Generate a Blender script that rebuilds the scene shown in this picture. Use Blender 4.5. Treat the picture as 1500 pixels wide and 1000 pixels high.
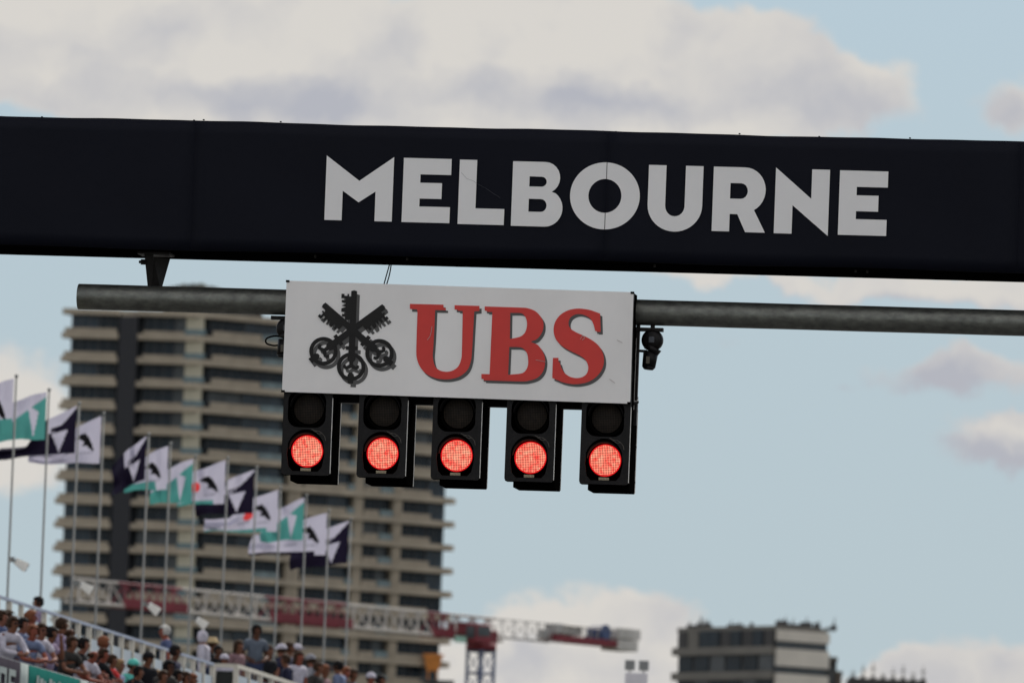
import bpy, bmesh, math, random
from mathutils import Vector, Matrix
random.seed(7)
R = math.radians
for o in list(bpy.data.objects): bpy.data.objects.remove(o)
sc = bpy.context.scene
col = sc.collection

# ---------------------------------------------------------------- camera
FPX = 16667.0                      # focal length in pixels of the 1500 px wide photograph (400 mm lens)
PITCH, ROLL = R(4.3), R(2.17)
CAM = Vector((0, 0, 1.7))
FWD = Vector((0, math.cos(PITCH), math.sin(PITCH)))
_r0, _u0 = Vector((1, 0, 0)), Vector((0, -math.sin(PITCH), math.cos(PITCH)))
RIGHT = _r0*math.cos(ROLL) + _u0*math.sin(ROLL)
UP = _u0*math.cos(ROLL) - _r0*math.sin(ROLL)
cd = bpy.data.cameras.new('camera'); cam = bpy.data.objects.new('camera', cd); col.objects.link(cam)
cam.matrix_world = Matrix((( RIGHT.x, UP.x, -FWD.x, CAM.x), (RIGHT.y, UP.y, -FWD.y, CAM.y), (RIGHT.z, UP.z, -FWD.z, CAM.z), (0, 0, 0, 1)))
cd.sensor_width = 36; cd.lens = 400; cd.clip_start = 0.5; cd.clip_end = 30000
cd.dof.use_dof = True; cd.dof.focus_distance = 111.2; cd.dof.aperture_fstop = 6.0
sc.camera = cam

# ---------------------------------------------------------------- sun and sky
SUN_EL, SUN_AZ = R(44), R(26)      # azimuth from +Y towards +X
sdir = Vector((math.sin(SUN_AZ)*math.cos(SUN_EL), math.cos(SUN_AZ)*math.cos(SUN_EL), math.sin(SUN_EL)))
sl = bpy.data.lights.new('sun', 'SUN'); sl.energy = 3.8; sl.angle = R(0.5); sl.color = (1, .95, .87)
so = bpy.data.objects.new('sun', sl); col.objects.link(so); so.rotation_euler = sdir.to_track_quat('Z', 'Y').to_euler()
sc.view_settings.view_transform = 'Standard'; sc.view_settings.look = 'None'
sc.view_settings.exposure = 0.0; sc.view_settings.gamma = 1; sc.view_settings.use_curve_mapping = False
sc.cycles.max_bounces = 6; sc.cycles.sample_clamp_indirect = 4

def ray(px, py):
    return FWD + RIGHT*((px-750)/FPX) + UP*((500-py)/FPX)
def azel(px, py):
    d = ray(px, py).normalized()
    return math.atan2(d.x, d.y), math.asin(d.z)

SKY_STRENGTH = 0.13
w = bpy.data.worlds.new('World'); sc.world = w; w.use_nodes = True
nt = w.node_tree; N = nt.nodes; Lk = nt.links; N.clear()
def nd(t, **k):
    n = N.new(t)
    for a, b in k.items(): setattr(n, a, b)
    return n
def mth(op, a, b=None, c=None, clamp=False):
    n = nd('ShaderNodeMath', operation=op, use_clamp=clamp)
    for i, v in enumerate((a, b, c)):
        if v is None: continue
        if isinstance(v, (int, float)): n.inputs[i].default_value = v
        else: Lk.new(v, n.inputs[i])
    return n.outputs[0]
def mixc(f, a, b):
    n = nd('ShaderNodeMix', data_type='RGBA')
    for s, v in ((n.inputs[0], f), (n.inputs[6], a), (n.inputs[7], b)):
        if isinstance(v, (int, float)): s.default_value = v
        elif isinstance(v, tuple): s.default_value = (*v, 1)
        else: Lk.new(v, s)
    return n.outputs[2]
def smooth(x, a, b):
    n = nd('ShaderNodeMapRange', interpolation_type='SMOOTHSTEP'); Lk.new(x, n.inputs[0])
    n.inputs[1].default_value = a; n.inputs[2].default_value = b
    return n.outputs[0]
def noise(vec, scale, detail=5, rough=.55, outp=0, dist=0.0):
    n = nd('ShaderNodeTexNoise'); Lk.new(vec, n.inputs['Vector'])
    n.inputs['Scale'].default_value = scale; n.inputs['Detail'].default_value = detail
    n.inputs['Roughness'].default_value = rough; n.inputs['Distortion'].default_value = dist
    return n.outputs[outp]
sky = nd('ShaderNodeTexSky', sky_type='NISHITA'); sky.sun_disc = False
sky.sun_elevation = SUN_EL; sky.sun_rotation = SUN_AZ; sky.air_density = 1.0; sky.dust_density = 0.6; sky.ozone_density = 1.2
tc = nd('ShaderNodeTexCoord'); sep = nd('ShaderNodeSeparateXYZ'); Lk.new(tc.outputs['Generated'], sep.inputs[0])
az = mth('ARCTAN2', sep.outputs[0], sep.outputs[1]); el = mth('ARCSINE', sep.outputs[2])
cmb = nd('ShaderNodeCombineXYZ'); Lk.new(mth('MULTIPLY', az, 1000), cmb.inputs[0]); Lk.new(mth('MULTIPLY', el, 1000), cmb.inputs[1])
P = cmb.outputs[0]                                    # milliradians
def warp(p, scale, amp, detail):
    c = noise(p, scale, detail, .6, 1)
    s = nd('ShaderNodeVectorMath', operation='SUBTRACT'); Lk.new(c, s.inputs[0]); s.inputs[1].default_value = (.5, .5, .5)
    m = nd('ShaderNodeVectorMath', operation='SCALE'); Lk.new(s.outputs[0], m.inputs[0]); m.inputs['Scale'].default_value = amp
    a = nd('ShaderNodeVectorMath', operation='ADD'); Lk.new(p, a.inputs[0]); Lk.new(m.outputs[0], a.inputs[1])
    return a.outputs[0]
PW = warp(warp(P, .045, 5.0, 2), .22, 5.5, 7)
def blob(px, py, rx, ry, rot=0.0, src=None):
    a, e = azel(px, py)
    mp = nd('ShaderNodeMapping', vector_type='TEXTURE'); Lk.new(src or PW, mp.inputs['Vector'])
    mp.inputs['Location'].default_value = (a*1000, e*1000, 0)
    mp.inputs['Rotation'].default_value = (0, 0, -R(rot)-ROLL)
    mp.inputs['Scale'].default_value = (rx/FPX*1000, ry/FPX*1000, 1000)
    g = nd('ShaderNodeTexGradient', gradient_type='SPHERICAL'); Lk.new(mp.outputs[0], g.inputs[0])
    return g.outputs['Fac']
def union(lst, wk=1.0):
    r = None
    for (px, py, rx, ry, wt) in lst:
        b = mth('MULTIPLY', blob(px, py, rx, ry), wt*wk)
        r = b if r is None else mth('ADD', r, b)
    return r
CL = [ # density of the clouds seen over and round the gantry: px, py, rx, ry, weight
 (60, 55, 330, 130, 1.2), (330, 70, 330, 160, 1.5), (560, 90, 260, 160, 1.2), (480, 170, 480, 60, .7), (120, 130, 260, 60, .7),
 (880, 60, 300, 190, .8), (700, 130, 200, 90, .5), (300, 40, 380, 190, .8), (30, 40, 200, 150, .5), (1150, 90, 170, 110, .6), (1240, 130, 150, 70, .6),
 (830, 70, 250, 160, 1.5), (960, 110, 300, 130, 1.3), (1110, 110, 200, 110, 1.2), (1240, 145, 190, 80, 1.0), (760, 150, 460, 80, .8), (780, 0, 130, 120, .9), (1010, 60, 160, 90, .8),
 (1500, 165, 110, 60, 1.0),
 (1280, 415, 420, 38, 1.2), (1470, 430, 260, 40, .9), (1010, 400, 160, 24, .5), (1040, 490, 150, 18, .3),
 (1390, 555, 160, 45, 1.0), (1430, 535, 110, 35, .7), (1243, 568, 30, 14, .5),
 (1480, 655, 145, 55, 1.5), (1500, 625, 90, 40, 1.0),
 (20, 560, 150, 90, 1.4), (-20, 640, 160, 100, 1.2), (60, 670, 130, 60, .5),
 (870, 950, 190, 120, 1.8), (800, 990, 260, 120, 1.4), (940, 930, 110, 80, 1.2), (730, 1000, 160, 80, 1.0),
 (1440, 985, 180, 90, 1.8), (1350, 990, 110, 70, 1.1), (1290, 1010, 120, 40, .9), (1100, 1010, 300, 60, .8)]
SH = [ # the grey undersides
 (330, 135, 240, 45, .9), (230, 45, 90, 60, .45), (570, 60, 80, 70, .4), (720, 70, 60, 80, .5), (1000, 30, 80, 50, .3), (1200, 80, 80, 60, .35), (90, 70, 200, 40, .35), (980, 900, 60, 60, .5), (880, 985, 200, 50, .5), (760, 960, 80, 50, .5), (1480, 960, 60, 40, .4), (1330, 990, 100, 50, .6), (470, 160, 400, 60, .55), (70, 150, 160, 40, .5), (840, 150, 270, 45, 1.0), (1130, 140, 220, 70, .7), (1290, 165, 120, 60, .8), (560, 110, 110, 70, .25), (690, 130, 90, 80, .35), (150, 100, 90, 40, .3),
 (1500, 170, 120, 50, .8), (1380, 570, 230, 75, 1.15), (1430, 690, 220, 62, 1.5), (1330, 450, 420, 22, .8), (1390, 645, 60, 30, .6), (1040, 490, 150, 18, .9), (1243, 568, 50, 25, .9), (900, 440, 600, 60, .4)]
dens = mth('SUBTRACT', mth('MINIMUM', union(CL, .8), 1.0), .27)
fn = noise(P, .17, 7, .58)
dens = mth('ADD', dens, mth('MULTIPLY', mth('SUBTRACT', fn, .5), .85))
m_in = smooth(dens, -.06, .40)
sh_in = mth('MULTIPLY', union(SH), 1.0)
# the rest of the sky: the same kind of broken cumulus, growing larger with elevation
dv = nd('ShaderNodeVectorMath', operation='NORMALIZE'); Lk.new(tc.outputs['Generated'], dv.inputs[0])
sc3 = nd('ShaderNodeMapping'); Lk.new(dv.outputs[0], sc3.inputs['Vector']); sc3.inputs['Scale'].default_value = (1, 1, 1.9)
lowc = noise(sc3.outputs[0], 16, 7, .58); highc = noise(sc3.outputs[0], 3.4, 8, .58)
hi = smooth(el, .12, .42)
gen = mth('ADD', mth('MULTIPLY', lowc, mth('SUBTRACT', 1.0, hi)), mth('MULTIPLY', highc, hi))
m_out = smooth(gen, .47, .57)
sh_out = mth('MULTIPLY', smooth(gen, .55, .75), .8)
ca, ce = azel(750, 480)
win = nd('ShaderNodeMapping', vector_type='TEXTURE'); Lk.new(P, win.inputs['Vector'])
win.inputs['Location'].default_value = (ca*1000, ce*1000, 0); win.inputs['Scale'].default_value = (90, 62, 1)
wl = nd('ShaderNodeVectorMath', operation='LENGTH'); Lk.new(win.outputs[0], wl.inputs[0])
inw = mth('SUBTRACT', 1.0, smooth(wl.outputs['Value'], .72, 1.0))
mask = mth('ADD', mth('MULTIPLY', m_in, inw), mth('MULTIPLY', m_out, mth('SUBTRACT', 1.0, inw)))
shd = mth('ADD', mth('MULTIPLY', sh_in, inw), mth('MULTIPLY', sh_out, mth('SUBTRACT', 1.0, inw)), clamp=True)
fn2 = noise(PW, .085, 7, .56)
shd = mth('ADD', shd, mth('MULTIPLY', mth('SUBTRACT', fn2, .50), 1.9), clamp=True)
K = 1.0/SKY_STRENGTH
LIT = tuple(c*K for c in (.70, .665, .62)); GREY = tuple(c*K for c in (.455, .46, .51))
THIN = tuple(c*K for c in (.395, .500, .580))           # pale horizon air
# cumulus opposite the sun shows its sunlit side and is brighter than the backlit cumulus round the gantry
sdn = nd('ShaderNodeVectorMath', operation='DOT_PRODUCT'); Lk.new(dv.outputs[0], sdn.inputs[0]); sdn.inputs[1].default_value = (-math.sin(SUN_AZ), -math.cos(SUN_AZ), 0)
front = smooth(sdn.outputs['Value'], -.75, .55)
cloudcol = mixc(shd, mixc(front, LIT, tuple(c*K for c in (1.72, 1.58, 1.44))), mixc(front, GREY, tuple(c*K for c in (.95, .90, .87))))
hz = mth('SUBTRACT', 1.0, smooth(el, .02, .55))
skyc = mixc(mth('MULTIPLY', hz, .9), sky.outputs[0], THIN)
hz2 = mth('SUBTRACT', 1.0, smooth(el, .03, .13))
skyc = mixc(mth('MULTIPLY', hz2, .55), skyc, tuple(c*K for c in (.470, .560, .600)))
allc = mixc(mth('MULTIPLY', mask, .93), skyc, cloudcol)
bg = nd('ShaderNodeBackground'); Lk.new(allc, bg.inputs[0]); bg.inputs[1].default_value = SKY_STRENGTH
ow = nd('ShaderNodeOutputWorld'); Lk.new(bg.outputs[0], ow.inputs[0])
w.cycles.sampling_method = 'MANUAL'; w.cycles.sample_map_resolution = 1024

# ---------------------------------------------------------------- helpers
def mat(name, c, rough=.6, metal=0.0, var=.12, scale=3.0, bump=0.0, bscale=None, emit=None, trans=0.0, c2=None, spec=.5, stretch=(1, 1, 1), coat=0):
    m = bpy.data.materials.new(name); m.use_nodes = True; t = m.node_tree; b = t.nodes['Principled BSDF']
    b.inputs['Roughness'].default_value = rough; b.inputs['Metallic'].default_value = metal
    b.inputs['Specular IOR Level'].default_value = spec; b.inputs['Coat Weight'].default_value = coat
    tcn = t.nodes.new('ShaderNodeTexCoord'); mp = t.nodes.new('ShaderNodeMapping'); mp.inputs['Scale'].default_value = stretch
    t.links.new(tcn.outputs['Object'], mp.inputs[0])
    nz = t.nodes.new('ShaderNodeTexNoise'); nz.inputs['Scale'].default_value = scale; nz.inputs['Detail'].default_value = 6; nz.inputs['Roughness'].default_value = .6
    t.links.new(mp.outputs[0], nz.inputs['Vector'])
    rp = t.nodes.new('ShaderNodeValToRGB'); rp.color_ramp.elements[0].position = .32; rp.color_ramp.elements[1].position = .7
    lo = tuple(max(0, x*(1-var)) for x in c); hi_ = c2 or tuple(min(1, x*(1+var)) for x in c)
    rp.color_ramp.elements[0].color = (*lo, 1); rp.color_ramp.elements[1].color = (*hi_, 1)
    t.links.new(nz.outputs[0], rp.inputs[0]); t.links.new(rp.outputs[0], b.inputs['Base Color'])
    if bump:
        n2 = t.nodes.new('ShaderNodeTexNoise'); n2.inputs['Scale'].default_value = bscale or scale*4; n2.inputs['Detail'].default_value = 4
        t.links.new(mp.outputs[0], n2.inputs['Vector'])
        bp = t.nodes.new('ShaderNodeBump'); bp.inputs['Strength'].default_value = bump; bp.inputs['Distance'].default_value = .02
        t.links.new(n2.outputs[0], bp.inputs['Height']); t.links.new(bp.outputs[0], b.inputs['Normal'])
    if trans:
        tr = t.nodes.new('ShaderNodeBsdfTranslucent'); t.links.new(rp.outputs[0], tr.inputs[0])
        mx = t.nodes.new('ShaderNodeMixShader'); mx.inputs[0].default_value = trans
        t.links.new(b.outputs[0], mx.inputs[1]); t.links.new(tr.outputs[0], mx.inputs[2])
        t.links.new(mx.outputs[0], t.nodes['Material Output'].inputs[0])
    if emit:
        b.inputs['Emission Color'].default_value = (*emit[0], 1); b.inputs['Emission Strength'].default_value = emit[1]
    return m

class MB:
    """collects shapes; build() links them as one mesh object"""
    def __init__(s): s.bm = bmesh.new(); s.mi = 0
    def _fin(s, vs):
        fs = set(f for v in vs for f in v.link_faces)
        for f in fs: f.material_index = s.mi
    def box(s, x0, x1, y0, y1, z0, z1, M=None, bev=0):
        vs = [s.bm.verts.new((x, y, z)) for x in (x0, x1) for y in (y0, y1) for z in (z0, z1)]
        fs = [s.bm.faces.new([vs[i] for i in q]) for q in ((0,1,3,2),(4,6,7,5),(0,4,5,1),(2,3,7,6),(0,2,6,4),(1,5,7,3))]
        if bev:
            es = list({e for f in fs for e in f.edges})
            r = bmesh.ops.bevel(s.bm, geom=es, offset=bev, segments=2, affect='EDGES', profile=.5)
            vs = list({v for f in r['faces'] for v in f.verts} | {v for v in vs if v.is_valid})
            vs = s._conn(vs)
        if M is not None:
            for v in vs: v.co = M @ v.co
        s._fin(vs); return vs
    def _conn(s, seed):
        seen = set(seed); st = list(seed)
        while st:
            v = st.pop()
            for e in v.link_edges:
                o = e.other_vert(v)
                if o not in seen: seen.add(o); st.append(o)
        return list(seen)
    def cyl(s, a, b, r0, r1=None, n=12, cap=True):
        a, b = Vector(a), Vector(b); r1 = r0 if r1 is None else r1
        q = (b-a).to_track_quat('Z', 'Y').to_matrix().to_4x4()
        L = (b-a).length
        ring = lambda r, z: [s.bm.verts.new(a + q.to_3x3() @ Vector((r*math.cos(2*math.pi*i/n), r*math.sin(2*math.pi*i/n), z))) for i in range(n)]
        A, B = ring(r0, 0), ring(r1, L)
        for i in range(n): s.bm.faces.new((A[i], A[(i+1) % n], B[(i+1) % n], B[i])).smooth = n > 6
        if cap: s.bm.faces.new(A[::-1]); s.bm.faces.new(B)
        s._fin(A+B); return A+B
    def lathe(s, prof, n=24, M=None):
        """profile of (r, y): turned about the local y axis"""
        rings = []
        for (r, y) in prof:
            rings.append([s.bm.verts.new((r*math.cos(2*math.pi*i/n), y, r*math.sin(2*math.pi*i/n))) for i in range(n)] if r > 1e-6 else [s.bm.verts.new((0, y, 0))])
        for A, B in zip(rings, rings[1:]):
            for i in range(n):
                j = (i+1) % n
                if len(A) == 1 and len(B) == 1: continue
                if len(A) == 1: f = s.bm.faces.new((A[0], B[j], B[i]))
                elif len(B) == 1: f = s.bm.faces.new((A[i], A[j], B[0]))
                else: f = s.bm.faces.new((A[i], A[j], B[j], B[i]))
                f.smooth = True
        vs = [v for r_ in rings for v in r_]
        if M is not None:
            for v in vs: v.co = M @ v.co
        s._fin(vs); return vs
    def ball(s, c, r, sub=2, sc_=(1, 1, 1)):
        r_ = bmesh.ops.create_icosphere(s.bm, subdivisions=sub, radius=r)
        for v in r_['verts']: v.co = Vector((v.co.x*sc_[0], v.co.y*sc_[1], v.co.z*sc_[2])) + Vector(c)
        s._fin(r_['verts'])
        for v in r_['verts']:
            for f in v.link_faces: f.smooth = True
        return r_['verts']
    def mesh(s, name, mats):
        bmesh.ops.recalc_face_normals(s.bm, faces=s.bm.faces[:])
        me = bpy.data.meshes.new(name); s.bm.to_mesh(me); s.bm.free()
        for m in (mats if isinstance(mats, (list, tuple)) else [mats]): me.materials.append(m)
        return me
    def build(s, name, mats, parent=None, loc=None, **k):
        return link(name, s.mesh(name, mats), parent, loc, **k)

def link(name, me, parent=None, loc=None, rot=None, label=None, cat=None, group=None, kind=None):
    o = bpy.data.objects.new(name, me); col.objects.link(o)
    if parent is not None: o.parent = parent
    if loc is not None: o.location = loc
    if rot is not None: o.rotation_euler = rot
    tag(o, label, cat, group, kind); return o
def tag(o, label=None, cat=None, group=None, kind=None):
    for k, v in (('label', label), ('category', cat), ('group', group), ('kind', kind)):
        if v: o[k] = v
    return o
def thing(name, label, cat, loc=(0, 0, 0), rz=0, group=None):
    return link(name, None, None, loc, (0, 0, rz), label, cat, group)
def struct(name, mb, m, **k): return mb.build(name, m, kind='structure', **k)

def poly(name, loops, th, m, parent, y=0.0, org=(0, 0), smooth_=False):
    """flat shape with holes from (x, z) loops, thickness th, front face at local y"""
    cu = bpy.data.curves.new(name, 'CURVE'); cu.dimensions = '2D'; cu.fill_mode = 'BOTH'; cu.extrude = th/2
    for lp in loops:
        sp = cu.splines.new('POLY'); sp.points.add(len(lp)-1); sp.use_cyclic_u = True
        for i, (x, z) in enumerate(lp): sp.points[i].co = (x-org[0], z-org[1], 0, 1)
    tmp = bpy.data.objects.new('tmp', cu); col.objects.link(tmp)
    dg = bpy.context.evaluated_depsgraph_get()
    me = bpy.data.meshes.new_from_object(tmp.evaluated_get(dg)); bpy.data.objects.remove(tmp)
    me.transform(Matrix(((1, 0, 0, 0), (0, 0, -1, 0), (0, 1, 0, 0), (0, 0, 0, 1))))
    me.name = name; me.materials.clear(); me.materials.append(m)
    return link(name, me, parent, (org[0], y+th/2, org[1]))

def arc(cx, cy, rx, ry, a0, a1, n=14):
    return [(cx+rx*math.cos(R(a0+(a1-a0)*i/n)), cy+ry*math.sin(R(a0+(a1-a0)*i/n))) for i in range(n+1)]

# ---------------------------------------------------------------- materials
navy = mat('navy_vinyl', (.0042, .0050, .0100), .6, var=.10, scale=.7, bump=.3, bscale=1.2, spec=.11)
letter_w = mat('letter_vinyl', (.77, .755, .735), .5, var=.035, scale=1.2)
sign_w = mat('sign_white', (.80, .775, .745), .45, var=.075, scale=1.1, c2=(.83, .805, .775), bump=.12, bscale=1.5, stretch=(1, 1, .6))
red_v = mat('sign_red', (.60, .030, .020), .45, var=.06, scale=3)
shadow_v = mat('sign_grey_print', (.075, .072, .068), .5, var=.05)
black_v = mat('sign_black_print', (.010, .009, .008), .5, var=.05, spec=.25)
blacksteel = mat('black_steel', (.0075, .006, .005), .5, metal=0, var=.5, scale=5, bump=.3, spec=.22)
housing_m = mat('black_plastic', (.0065, .0055, .0055), .42, var=.5, scale=9, bump=.15, spec=.18)
soot = mat('matt_black', (.0025, .0023, .0022), 1.0, var=.2, spec=.0)
# pipe: weathered galvanised steel
def pipe_mat():
    m = mat('galvanised_pipe', (.135, .137, .122), .5, metal=.75, var=.20, scale=13, bump=.18, bscale=30, stretch=(.7, 1, 1), c2=(.20, .205, .178))
    t = m.node_tree; b = t.nodes['Principled BSDF']
    tcn = t.nodes.new('ShaderNodeTexCoord'); nz = t.nodes.new('ShaderNodeTexNoise'); nz.inputs['Scale'].default_value = 11; nz.inputs['Detail'].default_value = 8; nz.inputs['Roughness'].default_value = .7
    t.links.new(tcn.outputs['Object'], nz.inputs['Vector'])
    r = t.nodes.new('ShaderNodeMapRange'); r.inputs[1].default_value = .35; r.inputs[2].default_value = .68; r.inputs[3].default_value = .36; r.inputs[4].default_value = .58
    t.links.new(nz.outputs[0], r.inputs[0]); t.links.new(r.outputs[0], b.inputs['Roughness'])
    return m
galv = pipe_mat()
lit_edge = mat('pale_lit_edge', (.70, .68, .64), .5, metal=.0, var=.2, scale=20)  # whitish colour paints the sunlit gleam along black steel and housing edges

# ---------------------------------------------------------------- the gantry frame
PSI = R(7.5)
G0 = Vector((0, 111, 0)); GX = Vector((math.cos(PSI), -math.sin(PSI), 0)); GY = Vector((math.sin(PSI), math.cos(PSI), 0))
def gp(px, py, d=0.0):
    """pixel of the photograph to (u, z) on the gantry's vertical plane, d metres behind its face"""
    r = ray(px, py); k = (G0 + GY*d - CAM).dot(GY)/r.dot(GY)
    p = CAM + r*k
    return (p-G0).dot(GX), p.z
def gw(u, z, d=0.0): return G0 + GX*u + GY*d + Vector((0, 0, z))
def gthing(name, label, cat, u, z, d=0.0, group=None):
    return thing(name, label, cat, gw(u, z, d), -PSI, group)
PXM = 1/149.0

# the setting under it all
grass = mat('dry_ground', (.075, .07, .05), .9, var=.35, scale=.25, bump=.5)
asph = mat('asphalt', (.055, .055, .057), .85, var=.2, scale=1.5, bump=.3)
mb = MB()
mb.box(-9000, 9000, -3000, 15000, -1.0, 0)
struct('ground', mb, grass)
trk = MB(); a = GX; dvec = GY
def quad(mb_, pts):
    vs = [mb_.bm.verts.new(p) for p in pts]; f = mb_.bm.faces.new(vs); f.material_index = mb_.mi
def strip(u0, u1, s0, s1, z, m, name):
    t = MB(); quad(t, [G0+GX*u0+GY*s0+Vector((0, 0, z)), G0+GX*u1+GY*s0+Vector((0, 0, z)), G0+GX*u1+GY*s1+Vector((0, 0, z)), G0+GX*u0+GY*s1+Vector((0, 0, z))])
    return struct(name, t, m)
road_white = mat('painted_line', (.75, .75, .73), .6, var=.1, scale=4)
strip(-9, 22, -260, 700, .02, asph, 'track')
strip(-8.4, -8.25, -260, 700, .026, road_white, 'track_line')
strip(20.2, 20.35, -260, 700, .026, road_white, 'track_line')

# banner beam
BT, BB = gp(750, 188.7)[1], gp(750, 379.0)[1]
seams = [gp(x, 280)[0] for x in (283, 888, 1493)]
pw = seams[1]-seams[0]
edges = [seams[0]-3*pw, seams[0]-2*pw, seams[0]-pw] + seams + [seams[2]+pw, seams[2]+2*pw]
bann = gthing('overhead_gantry', 'wide navy blue overhead gantry beam reading MELBOURNE in pale grey capitals', 'gantry', 0, 0)
BD = 1.0
for i, (e0, e1) in enumerate(zip(edges, edges[1:])):
    bm = bmesh.new(); nx, nz = 26, 10
    rows = []
    for j in range(nz+1):
        row = []
        for k in range(nx+1):
            f = k/nx; g = j/nz; x = e0+.0002 + (e1-e0-.0004)*f; z = BB+(BT-BB)*g
            sag = .020*math.sin(x*1.7+.6)+.012*math.sin(x*4.3)+.008*math.sin(x*9.1+1)
            z += sag*.18*(g**6) + .006*math.sin(x*2.3)*(1-g)**6
            y = .006*math.sin(x*3.1+g*4)*math.sin(math.pi*g)
            row.append(bm.verts.new((x, y, z)))
        rows.append(row)
    for j in range(nz):
        for k in range(nx): bm.faces.new((rows[j][k], rows[j][k+1], rows[j+1][k+1], rows[j+1][k])).smooth = True
    ext = bmesh.ops.extrude_face_region(bm, geom=bm.faces[:])
    for v in [g_ for g_ in ext['geom'] if isinstance(g_, bmesh.types.BMVert)]: v.co.y = .03
    bmesh.ops.recalc_face_normals(bm, faces=bm.faces[:])
    me = bpy.data.meshes.new('banner_panel'); bm.to_mesh(me); bm.free(); me.materials.append(navy)
    link('banner_panel', me, bann)
fr = MB()
x0, x1 = edges[0], edges[-1]
fr.box(x0, x1, .034, BD, BT-.10, BT-.035); fr.box(x0, x1, .034, BD, BB-.012, BB+.06)
fr.box(x0, x1, .96, .999, BB+.06, BT-.10)
k = x0
while k < x1:
    fr.box(k, k+.06, .04, BD-.04, BB+.06, BT-.1); k += pw/4
fr.build('frame', soot, bann)
ub = MB()
for f in range(-14, 26):
    u = f*1.01+.3; ub.box(u, u+.04, .10, .92, BB-.019, BB-.0125)
ub.build('underside_rib', soot, bann, kind='stuff')
for px in (283, 297, 410, 690, 883, 902, 1083, 1333, 1200, 60):
    u, z = gp(px, 190); t = MB(); t.box(-.009, .009, .0, .03, 0, .011, bev=.003); t.build('bolt', blacksteel, bann, (u, .02, BT-.002+.01*math.sin(px)))
for px in (460, 595, 958, 1253, 1270):
    u, z = gp(px, 385); t = MB(); t.cyl((0, 0, .02), (0, 0, -.025), .011, n=8); t.build('bolt', blacksteel, bann, (u, .06, BB-.012))
for sgn, u in ((-1, x0+.4), (1, x1-.4)):                         # the uprights stand outside the photograph
    t = MB()
    for dx in (-.3, .3):
        for dy in (.12, .88): t.cyl((u+dx, dy, 0), (u+dx, dy, BB-.015), .07, n=10)
    z = .3
    while z < BB-.8:
        for dy in (.12, .88): t.cyl((u-.3, dy, z), (u+.3, dy, z+.6), .025, n=6)
        z += .6
    t.build('upright', blacksteel, bann)

# letters, in photograph pixels from the cap line
def letter(name, px0, py0, loops, skew=0.0):
    out = []
    u0, z0 = gp(px0, py0)
    for lp in loops: out.append([(u0+x*PXM*1.0, z0-y*PXM) for x, y in lp])
    return poly(name, out, .004, letter_w, bann, y=-.0125, org=(u0, z0))
letter('letter_m', 479, 228, [[(0,0),(49.5,36),(99.5,0),(99.5,94.5),(74,94.5),(74,51),(49.5,67.5),(25.5,51),(25.5,94.5),(0,94.5)]])
Ee = [(0,0),(70.5,0),(70.5,23.5),(25.3,23.5),(25.3,35.8),(57.5,35.8),(57.5,59),(25.3,59),(25.3,70.6),(70.5,70.6),(70.5,94),(0,94)]
letter('letter_e', 592, 231.5, [Ee])
letter('letter_l', 674, 234, [[(0,0),(25.5,0),(25.5,70.8),(68,70.8),(68,94.3),(0,94.3)]])
B_o = [(0,0)]+arc(48,23,22,23,-90,62,10)+[(58.5,43.5)]+arc(49.5,67.5,25.5,27,-55,90,12)+[(0,94.5)]
letter('letter_b', 752, 236.4, [B_o, [(25,21.5)]+arc(43,29,7.5,7.3,-90,90,8)+[(25,36.3)], [(25,54.3)]+arc(43,63.8,8.5,9.4,-90,90,8)+[(25,73.2)]])
letter('letter_o', 886.3, 287.2, [arc(0,0,51.2,49,0,354,59), arc(0,0,24.3,24.8,0,350,35)])
letter('letter_u', 951, 241.8, [[(0,0),(25.7,0),(25.7,58.5)]+arc(40,59,14.2,15.2,180,0,12)+[(54.3,0),(80,0),(80,58)]+arc(40,58,40,38.5,0,180,20)])
letter('letter_r', 1046, 244.3, [[(0,0)]+arc(46,33,31,33,-90,62,14)+[(61.4,63),(78,94.5),(49,94.5),(36.7,68.5),(25.6,68.5),(25.6,94),(0,94)], [(25.2,23.3)]+arc(41,34.7,10,11.4,-90,90,8)+[(25.2,46)]])
letter('letter_n', 1137, 247, [[(0,-1.5),(53,43),(53,0),(79,0),(79,96.5),(26,53),(26,94.5),(0,94.5)]])
letter('letter_e', 1230.8, 249.7, [Ee])
u, z = gp(886.3, 287.2)
for s in (1, -1):
    t = MB(); t.box(-.0035, .0035, -.0145, -.0126, min(s*.166, s*.327), max(s*.166, s*.327)); t.build('seam_line', shadow_v, bann, (seams[1], 0, z))
t = MB(); 
for (x0_, y0_), (x1_, y1_) in zip([(676,253),(684,262),(693,265),(700,270),(712,276),(722,283),(733,290)], [(684,262),(693,265),(700,270),(712,276),(722,283),(733,290),(733,290)]):
    if (x0_, y0_) == (x1_, y1_): continue
    a0, b0 = gp(x0_, y0_); a1, b1 = gp(x1_, y1_); t.cyl((a0, -.0135, b0), (a1, -.0135, b1), .0010, n=5)
t.build('scratch', mat('scratch', (.07, .07, .08), .7), bann)

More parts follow.
